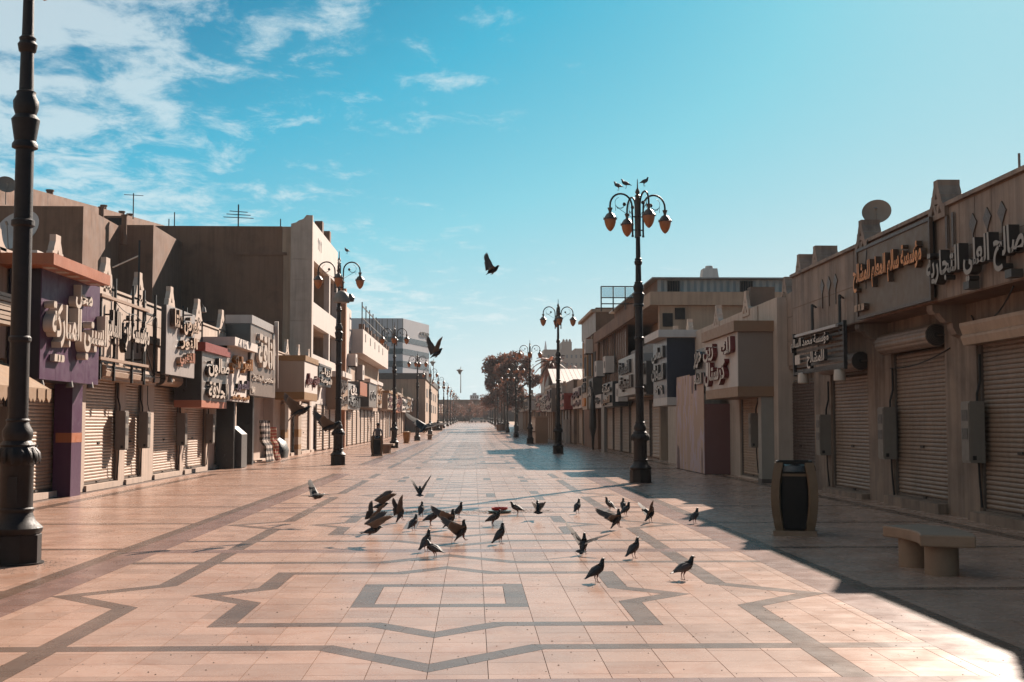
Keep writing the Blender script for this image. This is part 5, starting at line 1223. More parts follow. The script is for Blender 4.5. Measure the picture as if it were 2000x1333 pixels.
# ================================================================ the far end of the street
def haze_free(): pass
m_leaf = translucent('dusty red-brown leaves', (0.17, 0.066, 0.040), 0.6); m_leaf2 = translucent('dark brown-green leaves', (0.085, 0.045, 0.03), 0.6)
m_bark = mat('tree bark', (0.09, 0.065, 0.05), 0.9, 0.2, 4, 0.4)
def tree(label, x, y, h, r, n, rng, cz=.62, name='street_tree', lean=0.0):
    z0 = gz(y); t = thing(name, label, 'tree', (x, y, z0), 'trees at the far end of the street')
    tr = MB(); top = Vector((x + lean, y, z0 + h * .55))
    tr.tube([(x, y, z0 - .2), (x + lean * .3, y, z0 + h * .2), top], [.05 * h * .45, .05 * h * .34, .05 * h * .2], 8)
    clumps = []
    for k in range(34):
        a = rng.uniform(0, 6.28); e = rng.uniform(-.7, 1.0); rr = r * rng.uniform(.35, 1.0) * math.sqrt(max(.1, 1 - e * e * .75))
        c = Vector((x + lean + rr * math.cos(a), y + rr * math.sin(a) * .8, z0 + h * cz + e * h * (1 - cz) * .95))
        clumps.append((c, r * rng.uniform(.22, .42)))
        if k % 2 == 0: tr.tube([top.lerp(Vector((x, y, z0 + h * .3)), rng.random() * .6), top.lerp(c, .5) + Vector((0, 0, .2)), c], [.014 * h, .009 * h, .004 * h], 5)
    tr.build('trunk', m_bark, t, True)
    for m_, share, nm in ((m_leaf, .6, 'crown'), (m_leaf2, .4, 'crown')):
        mb = MB(); vs = []; fs = []
        for i in range(int(n * share * 2)):
            c, cr = clumps[rng.randrange(len(clumps))]
            d = Vector((rng.gauss(0, 1), rng.gauss(0, 1), rng.gauss(0, 1))); d.normalize(); p = c + d * cr * (rng.random() ** .4)
            u = Vector((rng.gauss(0, 1), rng.gauss(0, 1), rng.gauss(0, 1))).normalized(); w = u.cross(d).normalized(); s = h * .017 * rng.uniform(.6, 1.4)
            o = len(vs); vs += [p - u * s, p + w * s * .6, p + u * s, p - w * s * .6]; fs.append((o, o + 1, o + 2, o + 3))
        mb.v = [tuple(v) for v in vs]; mb.f = [list(f) for f in fs]; mb.mi = [0] * len(fs)
        me = bpy.data.meshes.new(nm); me.from_pydata(mb.v, [], mb.f); me.materials.append(m_); link(nm, me, t)
    return t
rt = random.Random(3)
for px, Y, h, r, n, lab in ((1010, 185, 12.0, 3.6, 5200, 'tall reddish tree leaning over the lamps on the right'), (985, 215, 14.2, 3.8, 5200, 'tallest reddish tree with a pointed top beyond the right row of lamps'), (968, 250, 9.5, 3.4, 3000, 'reddish tree with a ragged edge over the end of the street'), (1122, 190, 9.8, 3.6, 2600, 'low broad tree behind the white tin roof')):
    x_ = (px - VPX) / FPX * Y; tree(lab, x_, Y, h * .94, r * .86, n, rt)
for k, px in enumerate((872, 888, 903, 917, 930, 944)):
    Y = 385 + 6 * (k % 3); tree('small reddish tree under the overpass, %s from the left' % NTH[k], (px - VPX) / FPX * Y, Y, 5.4 + (k % 2), 2.6, 500, rt, .6, 'small_tree')
# date palm
Yp = 168.0; xp_, zp_ = hY(1075, 706, Yp); t = thing('date_palm', 'date palm with a hanging skirt of dead fronds beside the castle-like building', 'palm tree', (xp_, Yp, gz(Yp)))
MB().tube([(xp_, Yp, gz(Yp) - .2), (xp_, Yp, zp_)], [.32, .26], 8).build('trunk', m_bark, t)
for k in range(44):
    a = k * 2.4; up = .95 - 1.9 * (k / 44); L = 2.0 + .5 * math.sin(k * 3.1); d = Vector((math.cos(a), math.sin(a), 0)); pts = []
    for q in range(6):
        s = q / 5; pts.append(Vector((xp_, Yp, zp_)) + d * (L * s * (1 - .35 * max(0, -up))) + Vector((0, 0, L * (up * s - .55 * s * s))))
    w = d.cross(Vector((0, 0, 1))); vs = []; fs = []
    for q, p in enumerate(pts): ww = .26 * math.sin(math.pi * min(.97, .12 + q / 6)); vs += [p + w * ww - Vector((0, 0, .12)), p, p - w * ww - Vector((0, 0, .12))]
    for q in range(5): fs += [(3*q, 3*q+1, 3*q+4, 3*q+3), (3*q+1, 3*q+2, 3*q+5, 3*q+4)]
    MB().add(vs, fs).build('frond', m_leaf if k % 3 else m_leaf2, t)
# castle-like building, tower, far block
Yq = 560.0; m_far = mat('far sandstone', (0.40, 0.34, 0.30), 0.9, 0.08, .05)
bc = thing('castle_building', 'pale castle-like building with crenellated towers in the haze', 'building', ((1100 - VPX) / FPX * Yq, Yq, 0))
for a, c, pt in ((1062, 1097, 683), (1097, 1117, 668), (1117, 1123, 686), (1123, 1165, 681)):
    x0_, z_ = hY(a, pt, Yq); x1_, _ = hY(c, pt, Yq); pbox('tower', m_far, bc, x0_, x1_ - .05, Yq, Yq + 25, -1, z_)
for k in range(3): x_, z_ = hY(1099 + 6 * k, 668, Yq); MB().lathe([(.62, 0), (.62, .5), (.45, 1.0), (.15, 1.3)], (x_ + .5, Yq + 1, z_), 8).build('merlon', m_far, bc, True)
for k in range(8):
    for q in range(3): x_, z_ = hY(1070 + 9 * k, 700 + 16 * q, Yq); pbox('window', m_greyd, bc, x_, x_ + .7, Yq - .2, Yq - .05, z_, z_ + 1.5)
Yt = 900.0; x_, z_ = hY(1065.5, 667, Yt); t = thing('skyscraper', 'slim pointed tower far off behind the castle-like building', 'tower', (x_, Yt, 0)); MB().lathe([(3.4, -1), (3.4, z_ - 25), (2.6, z_ - 14), (1.4, z_ - 6), (.3, z_)], (x_, Yt, 0), 4, rot=.78).build('shaft', m_clad, t)
Yz = 620.0; x0_, z_ = hY(918, 772, Yz); x1_, _ = hY(935, 772, Yz); t = block('far_block', 'small pale block of flats above the overpass', x0_, x1_, Yz, Yz + 20, 0, z_, m_clad); pbox('roof_room', m_clad, t, x0_ + 1.3, x0_ + 3.2, Yz + 1, Yz + 8, z_ + .002, hY(925, 768, Yz)[1])
for k in range(4):
    for q in range(2): pbox('window', m_greyd, t, x0_ + .5 + k * 1.0, x0_ + 1.0 + k * 1.0, Yz - .1, Yz - .02, z_ - 1.6 - q * 2, z_ - .6 - q * 2)
# overpass
Yo_ = 445.0; z1_ = hY(900, 781, Yo_)[1]; z0_ = hY(900, 801, Yo_)[1]
ov = thing('overpass', 'long brown concrete overpass closing the end of the street', 'bridge', (0, Yo_, gz(Yo_)))
MB().box(-160, 160, Yo_, Yo_ + 14, z0_, z1_ - 1.0).build('deck', m_brown, ov); MB().box(-160, 160, Yo_ - .3, Yo_, z0_ + .6, z1_).build('parapet', m_brown, ov)
for k in range(-7, 8): MB().box(k * 21 - 1.0, k * 21 + 1.0, Yo_ + 2, Yo_ + 12, gz(Yo_) - .5, z0_ - .002).build('pier', m_brown, ov)
MB().box(-160, 160, Yo_ + 14.1, Yo_ + 15, gz(Yo_) - .5, z0_ - .01).build('abutment', m_brown, ov)
for px, pt, Y, lab in ((898, 722, 400, 'tall mast light standing over the end of the street'), (845, 706, 420, 'tall mast light rising behind the fifth lamp of the left row')):
    x_, z_ = hY(px, pt, Y); t = thing('mast_light', lab, 'mast light', (x_, Y, gz(Y)))
    MB().tube([(x_, Y, gz(Y)), (x_, Y, z_)], [.35, .18], 8).build('pole', m_grey, t)
    MB().lathe([(.2, -1.6), (.7, -.6), (1.2, -.2), (.5, 0), (.1, .2)], (x_, Y, z_), 10).build('head', m_greyd, t, True)
    for k in range(4): a = k * 1.57 + .4; MB().box(-.5, .5, -.25, .25, -.15, .15).build('floodlight', m_greyd, t); o = t.children[-1]; o.matrix_parent_inverse = Matrix.Identity(4); o.location = (1.7 * math.cos(a), 1.7 * math.sin(a), z_ - gz(Y) + .1)
def car(px, Y, lab, m):
    x_ = (px - VPX) / FPX * Y; z = gz(Y); t = thing('parked_car', lab, 'car', (x_, Y, z), 'white cars parked under the overpass')
    prof = [(-2.2, .35), (2.2, .35), (2.25, .75), (1.3, .9), (.7, 1.42), (-1.1, 1.45), (-1.8, .95), (-2.25, .85)]
    MB().prism(prof, lambda u, v, w: (x_ + u, Y + w, z + v), -.85, .85).build('body', m, t)
    MB().prism([(1.15, .92), (.66, 1.36), (-1.0, 1.38), (-1.6, .97)], lambda u, v, w: (x_ + u, Y + w, z + v), -.86, -.852).build('side_window', m_glass, t)
    for u in (-1.4, 1.4): MB().prism([(u + .32 * math.cos(a * .5236), .32 + .32 * math.sin(a * .5236)) for a in range(12)], lambda u, v, w: (x_ + u, Y + w, z + v), -.9, -.7).build('wheel', m_black, t)
m_carw = mat('white car paint', (.75, .75, .75), .3, .03, 2, spec=.6)
car(931, 372, 'white car parked nearer the middle under the overpass', m_carw); car(938, 378, 'white car parked behind another white car under the overpass', m_carw); car(978, 330, 'white car parked under the trees by the right lamps', m_carw)
# ================================================================ street furniture
def litter_bin(label, x, y, rot, s=1.0):
    z = gz(y); t = thing('litter_bin', label, 'bin', (x, y, z), 'barrel-shaped litter bins'); t.rotation_euler = (0, 0, rot); t.scale = (s, s, s)
    m_stave = mat('bin stave wood', (0.235, 0.165, 0.10), 0.7, 0.18, 6, 0.2); m_pl = mat('bin black plastic', (0.018, 0.016, 0.015), 0.6, 0.15, 5, spec=0.15)
    bul = lambda z: .235 + .06 * math.sin(math.pi * (z - .06) / .94) ** .9 if .06 < z < 1 else .235
    MB().box(-.29, .29, -.29, .29, 0, .07).build('plinth', m_conc, t, local=True)
    zs = [.07 + .92 * k / 8 for k in range(9)]
    for sx in (-1, 1):
        for sy in (-1, 1):
            rings = []
            for z in zs:
                b = bul(z); w = .11; rings.append([(sx * (b + .02), sy * (b + .02), z), (sx * (b + .02 - w), sy * (b + .02), z), (sx * (b - w), sy * (b - .03), z), (sx * (b - .03), sy * (b - w), z), (sx * (b + .02), sy * (b + .02 - w), z)])
            MB().loft(rings).build('stave', m_stave, t, local=True)
    for k in range(4):
        o = MB().box(-.15, .15, -.262, -.245, .10, .80).build('side_panel', m_pl, t, local=True); o.rotation_euler = (0, 0, k * math.pi / 2)
        if k in (1, 3):
            for q in range(9): MB().box(-.15, .15, -.275, -.263, .12 + q * .075, .165 + q * .075).build('slat', m_stave, o, local=True)
        r = MB().box(-.16, .16, -.25, -.21, .805, .84).build('opening_sill', m_stave, t, local=True); r.rotation_euler = (0, 0, k * math.pi / 2)
    MB().box(-.20, .20, -.20, .20, .08, .86).build('liner', m_pl, t, local=True)
    rim = MB()
    for sx, sy, wx, wy in ((0, -1, .24, .02), (0, 1, .24, .02), (-1, 0, .02, .2), (1, 0, .02, .2)): rim.box(sx * .22 - wx, sx * .22 + wx, sy * .22 - wy, sy * .22 + wy, .965, 1.01)
    rim.build('top_rim', m_pl, t, local=True)
    MB().lathe([(.30, .0), (.28, .08), (.1, .12)], (0, 0, .87), 9).build('rubbish_bag', mat('shiny refuse bag', (.03, .03, .03), .2, .3, 8, .6, spec=.7), t, True, True)
    return t
x_, y_ = hG(1563, 1048); litter_bin('tall barrel-shaped bin with dark panels standing in the shade', x_, y_ + .3, math.radians(-14), 1.08)
x_, y_ = hG(735, 891); litter_bin('barrel-shaped bin in the sun before the standing man', x_, y_ + .3, math.radians(5), 1.02)
t = thing('stone_bench', 'worn curved stone bench on two round drums in the shade', 'bench', (5.05, 13.7, 0))
def seat_arc():
    th = [math.radians(-23 + 46 * k / 10) for k in range(11)]; R0, R1 = 1.55, 2.12; cx, cy = 5.15 - 1.80, 13.85
    inn = [(cx + R0 * math.cos(a), cy + R0 * math.sin(a)) for a in th]; out = [(cx + R1 * math.cos(a), cy + R1 * math.sin(a)) for a in th]
    return [inn[i] if i < 11 else out[21 - i] for i in range(22)]
seat = MB().prism(seat_arc(), lambda u, v, w: (u, v, w), .325, .455).build('seat', m_conc, t)
bv = seat.modifiers.new('edge', 'BEVEL'); bv.width = .018; bv.segments = 2
for px, pyy in ((1843, 1124), (1790, 1108)):
    gx, gy = hG(px, pyy); MB().lathe([(.175, 0), (.18, .02), (.18, .323)], (gx, gy + .05, 0), 28).build('leg', m_conc, t, True)
for px, pyy, lab in ((752, 886, 'small stone bench beside the sunny bin'), (838, 860, 'small stone bench before the fifth lamp of the left row')):
    gx, gy = hG(px, pyy); t = thing('stone_bench', lab, 'bench', (gx, gy, 0)); z = gz(gy)
    MB().box(gx - .25, gx + .45, gy, gy + 1.5, z + .42, z + .52).build('seat', m_conc, t)
    for q in (0, 1): MB().lathe([(.2, 0), (.2, .418)], (gx + .05, gy + .3 + q * .9, z), 16).build('leg', m_conc, t, True)
gx, gy = hG(794, 866); t = thing('yellow_bin', 'yellow tapered bin standing near the third lamp of the left row', 'bin', (gx, gy, 0)); m_yel = mat('yellow plastic', (.48, .24, .03), .5, .1, 3)
MB().lathe([(.30, 0), (.30, .06), (.24, .08), (.33, .85), (.36, .87), (.36, .95), (.2, .97)], (gx, gy, 0), 8).build('barrel', m_yel, t); MB().lathe([(.2, .971), (.14, 1.0)], (gx, gy, 0), 8).build('lid', m_must, t)
for px, pyy, lab in ((851, 846, 'dark planter box past the fourth lamp of the left row'), (858, 842, 'second dark planter box past the fourth lamp of the left row'), (979, 846, 'round planter by the sixth lamp of the right row')):
    gx, gy = hG(px, pyy + 2); gy = min(gy, 190); gx = (px - VPX) / FPX * gy; z = gz(gy); t = thing('planter', lab, 'planter', (gx, gy, z)); MB().lathe([(.7, 0), (.75, .7), (.85, .72), (.85, .9), (.6, .9)], (gx, gy, z), 4 if 'box' in lab else 14, rot=.78).build('tub', m_brown, t); MB().lathe([(.6, .9), (.5, 1.1), (.2, 1.25)], (gx, gy, z), 9).build('soil', m_dark, t)
# pole-mounted floodlights on the second lamp of the left row
L2 = LAMPS['left', 1].location; t = thing('pole_floodlight', 'grey floodlight clamped to the second lamp post of the left row', 'flood lamp', (L2.x, L2.y, 6.3))
z = hY(660, 588, L2.y)[1]
MB().lathe([(.30, -.10), (.34, .05), (.26, .25), (.10, .38)], (L2.x + .12, L2.y - .25, z), 14).build('housing', m_grey, t, True); MB().tube([(L2.x, L2.y, z + .1), (L2.x + .12, L2.y - .25, z + .1)], .04, 6).build('clamp', m_black, t); MB().lathe([(.16, -.16), (.20, .0), (.10, .14)], (L2.x + .42, L2.y - .1, z + .12), 12).build('lamp_head', m_greyd, t, True)
# feeding plates and scattered seed
gx, gy = hG(976, 1002); t = thing('feeding_dish', 'red bowl standing on a teal tray among the pigeons', 'dish', (gx, gy, 0))
MB().lathe([(.19, .004), (.215, .02), (.22, .045), (.19, .04), (.1, .03)], (gx, gy, 0), 22).build('tray', mat('teal plastic', (.13, .26, .30), .4, .1, 4), t, True); MB().lathe([(.135, .046), (.15, .06), (.155, .10), (.14, .10), (.12, .07), (.04, .065)], (gx, gy, 0), 22).build('bowl', mat('red plastic', (.62, .035, .03), .35, .05, 4), t, True)
def scatter(name, lab, n, fn, m, s):
    mb = MB()
    for k in range(n):
        x, y, sz = fn(); z = .0005; a = rnd(0, 3.14); c, d = math.cos(a) * sz, math.sin(a) * sz
        mb.add([(x - c, y - d, z), (x + d * .6, y - c * .6, z), (x + c, y + d, z), (x - d * .6, y + c * .6, z), (x, y, z + sz * .6)], [(0, 1, 4), (1, 2, 4), (2, 3, 4), (3, 0, 4)])
    return tag(mb.build(name, m), lab, name.replace('_', ' '), kind='stuff')
m_seed = mat('orange grain', (.33, .17, .07), .8, .3, 30); m_deb = mat('dark droppings', (.05, .035, .03), .8, .2, 20)
def seedpos():
    u = rnd(-1.9, 1.0); w = random.gauss(0, .28) ; return gx + u, gy + .25 + w + .15 * math.sin(u * 2), rnd(.004, .012)
scatter('birdseed', 'orange grain spilled round the feeding dish', 1500, seedpos, m_seed, 1)
scatter('floor_litter', 'tiny dark droppings and crumbs scattered on the tiles', 1300, lambda: (lambda y: (rnd(-.42, .42) * y + .03 * y, y, rnd(.003, .010)))(rnd(8, 24) ** 1.0), m_deb, 1)
x0_, y0_ = -4.95, 13.9
scatter('spilled_grain', 'brown grain scattered round the foot of the nearest lamp', 500, lambda: (lambda a, r: (-5.38 + r * math.cos(a), 14.6 + r * math.sin(a), rnd(.004, .010)))(rnd(0, 6.28), abs(random.gauss(.45, .25))), m_deb, 1)
# ================================================================ pigeons
m_pig = mat('pigeon slate feathers', (0.036, 0.036, 0.042), 0.65, 0.25, 22); m_pigw = mat('pigeon grey wing', (0.070, 0.070, 0.080), 0.65, 0.35, 26, ovar=(0.5, 1.5))
m_pign = mat('pigeon neck sheen', (0.026, 0.032, 0.034), 0.55, 0.3, 30, spec=.3); m_leg = mat('pigeon red leg', (0.22, 0.06, 0.045), 0.6, 0.1, 10)
m_wing = translucent('pigeon spread feathers', (0.125, 0.095, 0.078), 0.6)
def pig_rings(C, n=14):
    P = [Vector((c[0], 0, c[1])) for c in C]; rings = []
    for i, c in enumerate(C):
        t = (P[min(i+1, len(P)-1)] - P[max(i-1, 0)]).normalized(); nr = Vector((-t.z, 0, t.x))
        rings.append([P[i] + Vector((0, 1, 0)) * c[2] * math.cos(a) + nr * c[3] * math.sin(a) for a in [2 * math.pi * k / n for k in range(n)]])
    return rings
STAND = [(-.168, .062, .022, .004), (-.125, .080, .028, .010), (-.085, .103, .034, .026), (-.035, .128, .052, .048), (.015, .146, .058, .056), (.055, .166, .050, .050), (.078, .192, .036, .038), (.088, .220, .025, .028), (.094, .243, .0215, .025), (.104, .258, .020, .019), (.117, .262, .011, .011), (.128, .259, .005, .005), (.142, .252, .0015, .0015)]
LOOK = [(-.160, .050, .022, .004), (-.120, .072, .028, .010), (-.08, .098, .034, .026), (-.035, .125, .052, .048), (.010, .152, .058, .055), (.040, .182, .048, .048), (.054, .212, .034, .036), (.060, .240, .024, .027), (.065, .264, .021, .024), (.076, .278, .020, .019), (.089, .282, .011, .011), (.100, .279, .005, .005), (.114, .272, .0015, .0015)]
PECK = [(-.165, .135, .022, .004), (-.125, .138, .028, .010), (-.085, .135, .034, .026), (-.035, .130, .052, .048), (.015, .125, .058, .054), (.060, .115, .050, .048), (.095, .098, .034, .036), (.120, .078, .024, .027), (.138, .060, .021, .023), (.150, .045, .018, .018), (.158, .030, .010, .010), (.163, .018, .005, .005), (.167, .006, .0015, .0015)]
FLY = [(-.170, .115, .022, .004), (-.125, .125, .028, .010), (-.085, .130, .034, .026), (-.035, .132, .048, .044), (.015, .135, .055, .052), (.060, .140, .046, .046), (.092, .148, .034, .034), (.116, .158, .025, .026), (.134, .166, .022, .023), (.150, .168, .018, .018), (.162, .164, .010, .010), (.173, .158, .005, .005), (.186, .150, .0015, .0015)]
def wing_spread(open_=1.0):
    mb = MB(); wr = Vector((.030, .150 * open_ + .02, .004)); el = Vector((-.010, .085, .008))
    mb.loft([[Vector((.045, 0, 0)), Vector((0, 0, .014)), Vector((-.05, 0, 0)), Vector((0, 0, -.006))], [el + Vector((.045, 0, 0)), el + Vector((.01, 0, .010)), el + Vector((-.045, 0, 0)), el + Vector((.01, 0, -.006))], [wr + Vector((.014, 0, 0)), wr + Vector((0, 0, .007)), wr + Vector((-.045, -.01, 0)), wr + Vector((0, 0, -.004))], [wr + Vector((.010, .05, 0)), wr + Vector((0, .055, .004)), wr + Vector((-.02, .04, 0)), wr + Vector((0, .05, -.002))]])
    def feather(p, d, L, w, dz):
        d = d.normalized(); s = Vector((-d.y, d.x, 0)); up = Vector((0, 0, 1))
        q = [p - s * w * .4, p + d * L * .55 - s * w, p + d * L * .9 - s * w * .7, p + d * L, p + d * L * .9 + s * w * .5, p + d * L * .55 + s * w * .7, p + s * w * .4]
        q = [v + up * (dz - .25 * ((v - p).length ** 2)) for v in q]; mb.add(q + [v - up * .0015 for v in q], [tuple(range(7)), tuple(range(13, 6, -1))])
    for k in range(10):
        a = math.radians(96 - 88 * (k / 9) ** .9) ; d = Vector((-math.cos(a) , math.sin(a), 0)); feather(wr + Vector((0, .05 - .055 * k / 9, 0)), d, (.150 - .030 * k / 9) * (.75 + .25 * open_), .016, .001 * k)
    for k in range(9):
        p = wr.lerp(Vector((-.03, .01, 0)), (k + .5) / 9); a = math.radians(12 - 16 * k / 9); feather(p - Vector((.02, 0, 0)), Vector((-math.cos(a), math.sin(a), 0)), .115, .016, .002 - .0004 * k)
    return mb
WS = {}
for nm_, op in (('open', 1.0), ('half', .55)):
    for s_ in (1, -1):
        mb = wing_spread(op); mb.v = [(v[0], v[1] * s_, v[2]) for v in mb.v]; WS[nm_, s_] = mb.mesh('wing', m_wing)
fw = MB()
def folded(C):
    mb = MB(); C4 = C[2:6]
    rings = []
    b = [Vector((C[5][0], 0, C[5][1] + .004)), Vector((C[4][0], 0, C[4][1] + .006)), Vector((C[3][0], 0, C[3][1] + .006)), Vector((C[2][0], 0, C[2][1] + .004)), Vector((C[1][0] - .01, 0, C[1][1] + .004))]
    for p, wz, wy, oy in zip(b, (.020, .040, .040, .026, .004), (.012, .016, .016, .013, .003), (.040, .046, .042, .028, .014)):
        rings.append([p + Vector((0, oy + wy * math.cos(a), wz * math.sin(a))) for a in [2 * math.pi * k / 10 for k in range(10)]])
    mb.loft(rings); return mb
tailfan = MB()
for k in range(9):
    a = math.radians(-48 + 12 * k); d = Vector((-math.cos(a), math.sin(a), 0)); s = Vector((-d.y, d.x, 0)); p = Vector((0, 0, 0)); L = .105
    q = [p - s * .006, p + d * L * .6 - s * .013, p + d * L - s * .011, p + d * L * 1.03, p + d * L + s * .011, p + d * L * .6 + s * .013, p + s * .006]; q = [v + Vector((0, 0, .001 * k)) for v in q]
    tailfan.add(q + [v - Vector((0, 0, .0012)) for v in q], [tuple(range(7)), tuple(range(13, 6, -1))])
TAIL = tailfan.mesh('tail_fan', m_pigw)
PB = {}
def pig_body(kind):
    if kind in PB: return PB[kind]
    C = {'s': STAND, 'l': LOOK, 'p': PECK, 'f': FLY}[kind]; mb = MB(); r = pig_rings(C); mb.loft(r[:6], 0, False); mb.loft(r[5:], 1)
    mb.add(r[0], [tuple(range(14))])
    if kind != 'f':
        for s in (-1, 1):
            hip = Vector((.005, .022 * s, .105)); kn = Vector((-.012, .024 * s, .052)); ft = Vector((.004, .025 * s, .004))
            mb.tube([hip, kn, ft], [.016, .005, .0035], 6, 2)
            for a in (-.5, 0, .5): mb.tube([ft, ft + Vector((.032 * math.cos(a), .032 * math.sin(a), -.002))], [.0035, .002], 4, 2)
            mb.tube([ft, ft + Vector((-.016, 0, -.002))], [.003, .002], 4, 2)
    else:
        for s in (-1, 1): mb.tube([(-.02, .02 * s, .09), (-.05, .02 * s, .075), (-.075, .02 * s, .078)], [.012, .005, .003], 5, 2)
    me = mb.mesh('pigeon_body', [m_pig, m_pign, m_leg], True)
    bm = bmesh.new(); bm.from_mesh(me); bmesh.ops.remove_doubles(bm, verts=bm.verts, dist=1e-5); bm.to_mesh(me); bm.free()
    f = [folded(C) for _ in (0, 1)]; f[1].v = [(v[0], -v[1], v[2]) for v in f[1].v]
    PB[kind] = (me, [x.mesh('wing', m_pigw, True) for x in f], C); return PB[kind]
def pigeon(label, loc, head, kind='s', wings=None, pitch=0.0, roll=0.0, s=1.0, tail=False, name='pigeon'):
    """head: degrees, 0 faces right in the picture, 90 faces away; wings: None folded or ((up, sweep), (up, sweep)) in degrees"""
    me, fold, C = pig_body(kind)
    t = tag(link(name, None, loc=loc, rot=(math.radians(roll), math.radians(-pitch), math.radians(head)), scl=(s, s, s)), label, 'pigeon', 'pigeons')
    t.rotation_mode = 'XYZ'
    link('body', me, t, True)
    if wings is None:
        for f in fold: link('wing', f, t, True)
    else:
        sh = Vector((C[4][0] + .015, 0, C[4][1] + .028))
        for sd_, (up, sw, st) in zip((1, -1), wings):
            R = Matrix.Rotation(math.radians(up) * sd_, 3, 'X') @ Matrix.Rotation(math.radians(-sw) * sd_, 3, 'Z')
            o = link('wing', WS[st, sd_], t, True, loc=sh + Vector((0, .03 * sd_, 0))); o.rotation_euler = R.to_euler()
    if tail: o = link('tail_fan', TAIL, t, True, loc=(C[2][0], 0, C[2][1])); o.rotation_euler = (0, math.radians(-14 if kind != 'f' else 0), 0)
    return t
O, H = 'open', 'half'
def G(px, py_, z=0.0): x, y = hG(px, py_, z); return (x, y, z)
PIG = [  # label, px, py of the feet, height above the floor, heading, body, wings, pitch, roll, tail
 ('pigeon standing on the open tiles, second nearest to the camera', 1166, 1138, 0, 28, 's', None, 4, 0, 0),
 ('pigeon standing alone on the right with its head low', 1334, 1133, 0, 24, 's', None, -6, 0, 0),
 ('pale-winged pigeon standing beside the shadow edge', 1239, 1091, 0, 40, 's', None, 8, 0, 0),
 ('upright pigeon standing just before the feeding dish', 979, 1063, 0, 35, 'l', None, 10, 0, 0),
 ('pigeon facing left in the pair nearest the camera', 850, 1091, 0, 148, 's', None, -8, 0, 0),
 ('pigeon with raised head behind the left-facing one', 833, 1078, 0, 55, 'l', None, 4, 0, 0),
 ('small upright pigeon between the flapping groups', 808, 1037, 0, 58, 's', None, 6, 0, 0),
 ('pigeon walking right, left of the landing bird', 841, 1027, 0, 15, 's', None, -4, 0, 0),
 ('upright pigeon standing farthest left behind the flock', 823, 1009, 0, 80, 's', None, 8, 0, 0),
 ('upright pigeon behind the two landing birds', 897, 1012, 0, 30, 'l', None, 6, 0, 0),
 ('pigeon walking right just below the feeding dish', 963, 1028, 0, 12, 's', None, -2, 0, 0),
 ('pigeon facing left beside the red bowl', 1011, 1006, 0, 165, 's', None, -6, 0, 0),
 ('pigeon seen from behind right of the feeding dish', 1128, 1004, 0, 65, 's', None, 4, 0, 0),
 ('pigeon facing left at the back of the flock', 1190, 998, 0, 140, 's', None, 6, 0, 0),
 ('pigeon half hidden at the back right of the flock', 1217, 999, 0, 80, 's', None, 6, 0, 0),
 ('pigeon facing right behind the landing bird on the right', 1223, 1009, 0, 35, 's', None, 6, 0, 0),
 ('pigeon standing farthest right at the shade edge', 1357, 1023, 0, 45, 's', None, 4, 0, 0),
 ('pigeon with half-raised wings near the shade edge', 1271, 1021, 0, 48, 's', ((38, -10, H), (66, -30, H)), 8, 0, 0),
 ('pigeon with both wings spread wide on the tiles', 1141, 1083, .0, 68, 'l', ((52, -6, O), (16, 8, O)), 12, 0, 1),
 ('landing pigeon with one wing swept back on the right', 1211, 1031, .03, 22, 'l', ((46, -46, O), (30, -50, O)), 20, 0, 0),
 ('pigeon seen from behind with a fanned tail right of the bowl', 1050, 1003, .10, 90, 'f', ((70, -50, O), (70, -50, O)), 34, 0, 1),
 ('landing pigeon with a pale raised wing left of the dish', 909, 1056, .02, 18, 'l', ((52, -40, O), (42, -44, O)), 20, 0, 0),
 ('landing pigeon with raised wings behind another landing bird', 884, 1032, .02, 24, 'l', ((50, -44, O), (40, -48, O)), 14, 0, 0),
 ('flapping pigeon with spread dark tail on the left of the flock', 728, 1054, .08, 14, 'f', ((56, 40, O), (48, 48, O)), 8, 0, 1),
 ('flapping pigeon half hidden behind the dark-tailed one', 730, 1034, .06, 48, 'f', ((80, 6, H), (58, 16, H)), 10, 0, 0),
 ('flapping pigeon with lifted wings at the back left', 743, 1003, .02, 12, 'f', ((58, 38, O), (50, 44, O)), 6, 0, 0),
 ('pigeon rising with wings straight up left of the flock', 788, 1017, .03, 40, 'l', ((76, -8, H), (66, 0, O)), 26, 0, 0),
 ('pigeon flying away with wings in a V at the back', 820, 972, .25, 92, 'f', ((56, 6, O), (56, 6, O)), 26, 0, 1),
 ('pigeon gliding low on the far left of the flock', 618, 984, .35, 40, 'f', ((46, -10, O), (-2, 20, O)), -4, 0, 1)]
for lab, px, py_, z, hd, bd, wg, pt, rl, tl in PIG:
    pigeon(lab, G(px, py_, z), hd, bd, wg, pt, rl, 0.94 * rnd(.94, 1.05), bool(tl))
SKYP = [('pigeon flying right high in the pale sky above the street', 968, 528, 24, 26, ((66, 6, O), (14, -34, O)), 26),
 ('pigeon flying over the end of the left row of lamps', 858, 690, 25, 30, ((78, -6, O), (50, 12, O)), 28),
 ('dark pigeon flying in front of the mustard sign', 592, 804, 19, 16, ((72, -36, O), (52, -38, O)), 16),
 ('pigeon with outstretched wings flying before the second lamp post', 650, 834, 19, 22, ((66, -40, O), (36, -38, O)), 14),
 ('pigeon gliding right past the far lamps with one wing lit', 835, 836, 19, 55, ((40, -20, O), (2, 14, O)), 16)]
for lab, px, py_, Y, hd, wg, pt in SKYP:
    x, z = hY(px, py_, Y); pigeon(lab, (x, Y, z - .13), hd, 'f', wg, pt)
R1 = LAMPS['right', 0].location; L2 = LAMPS['left', 1].location
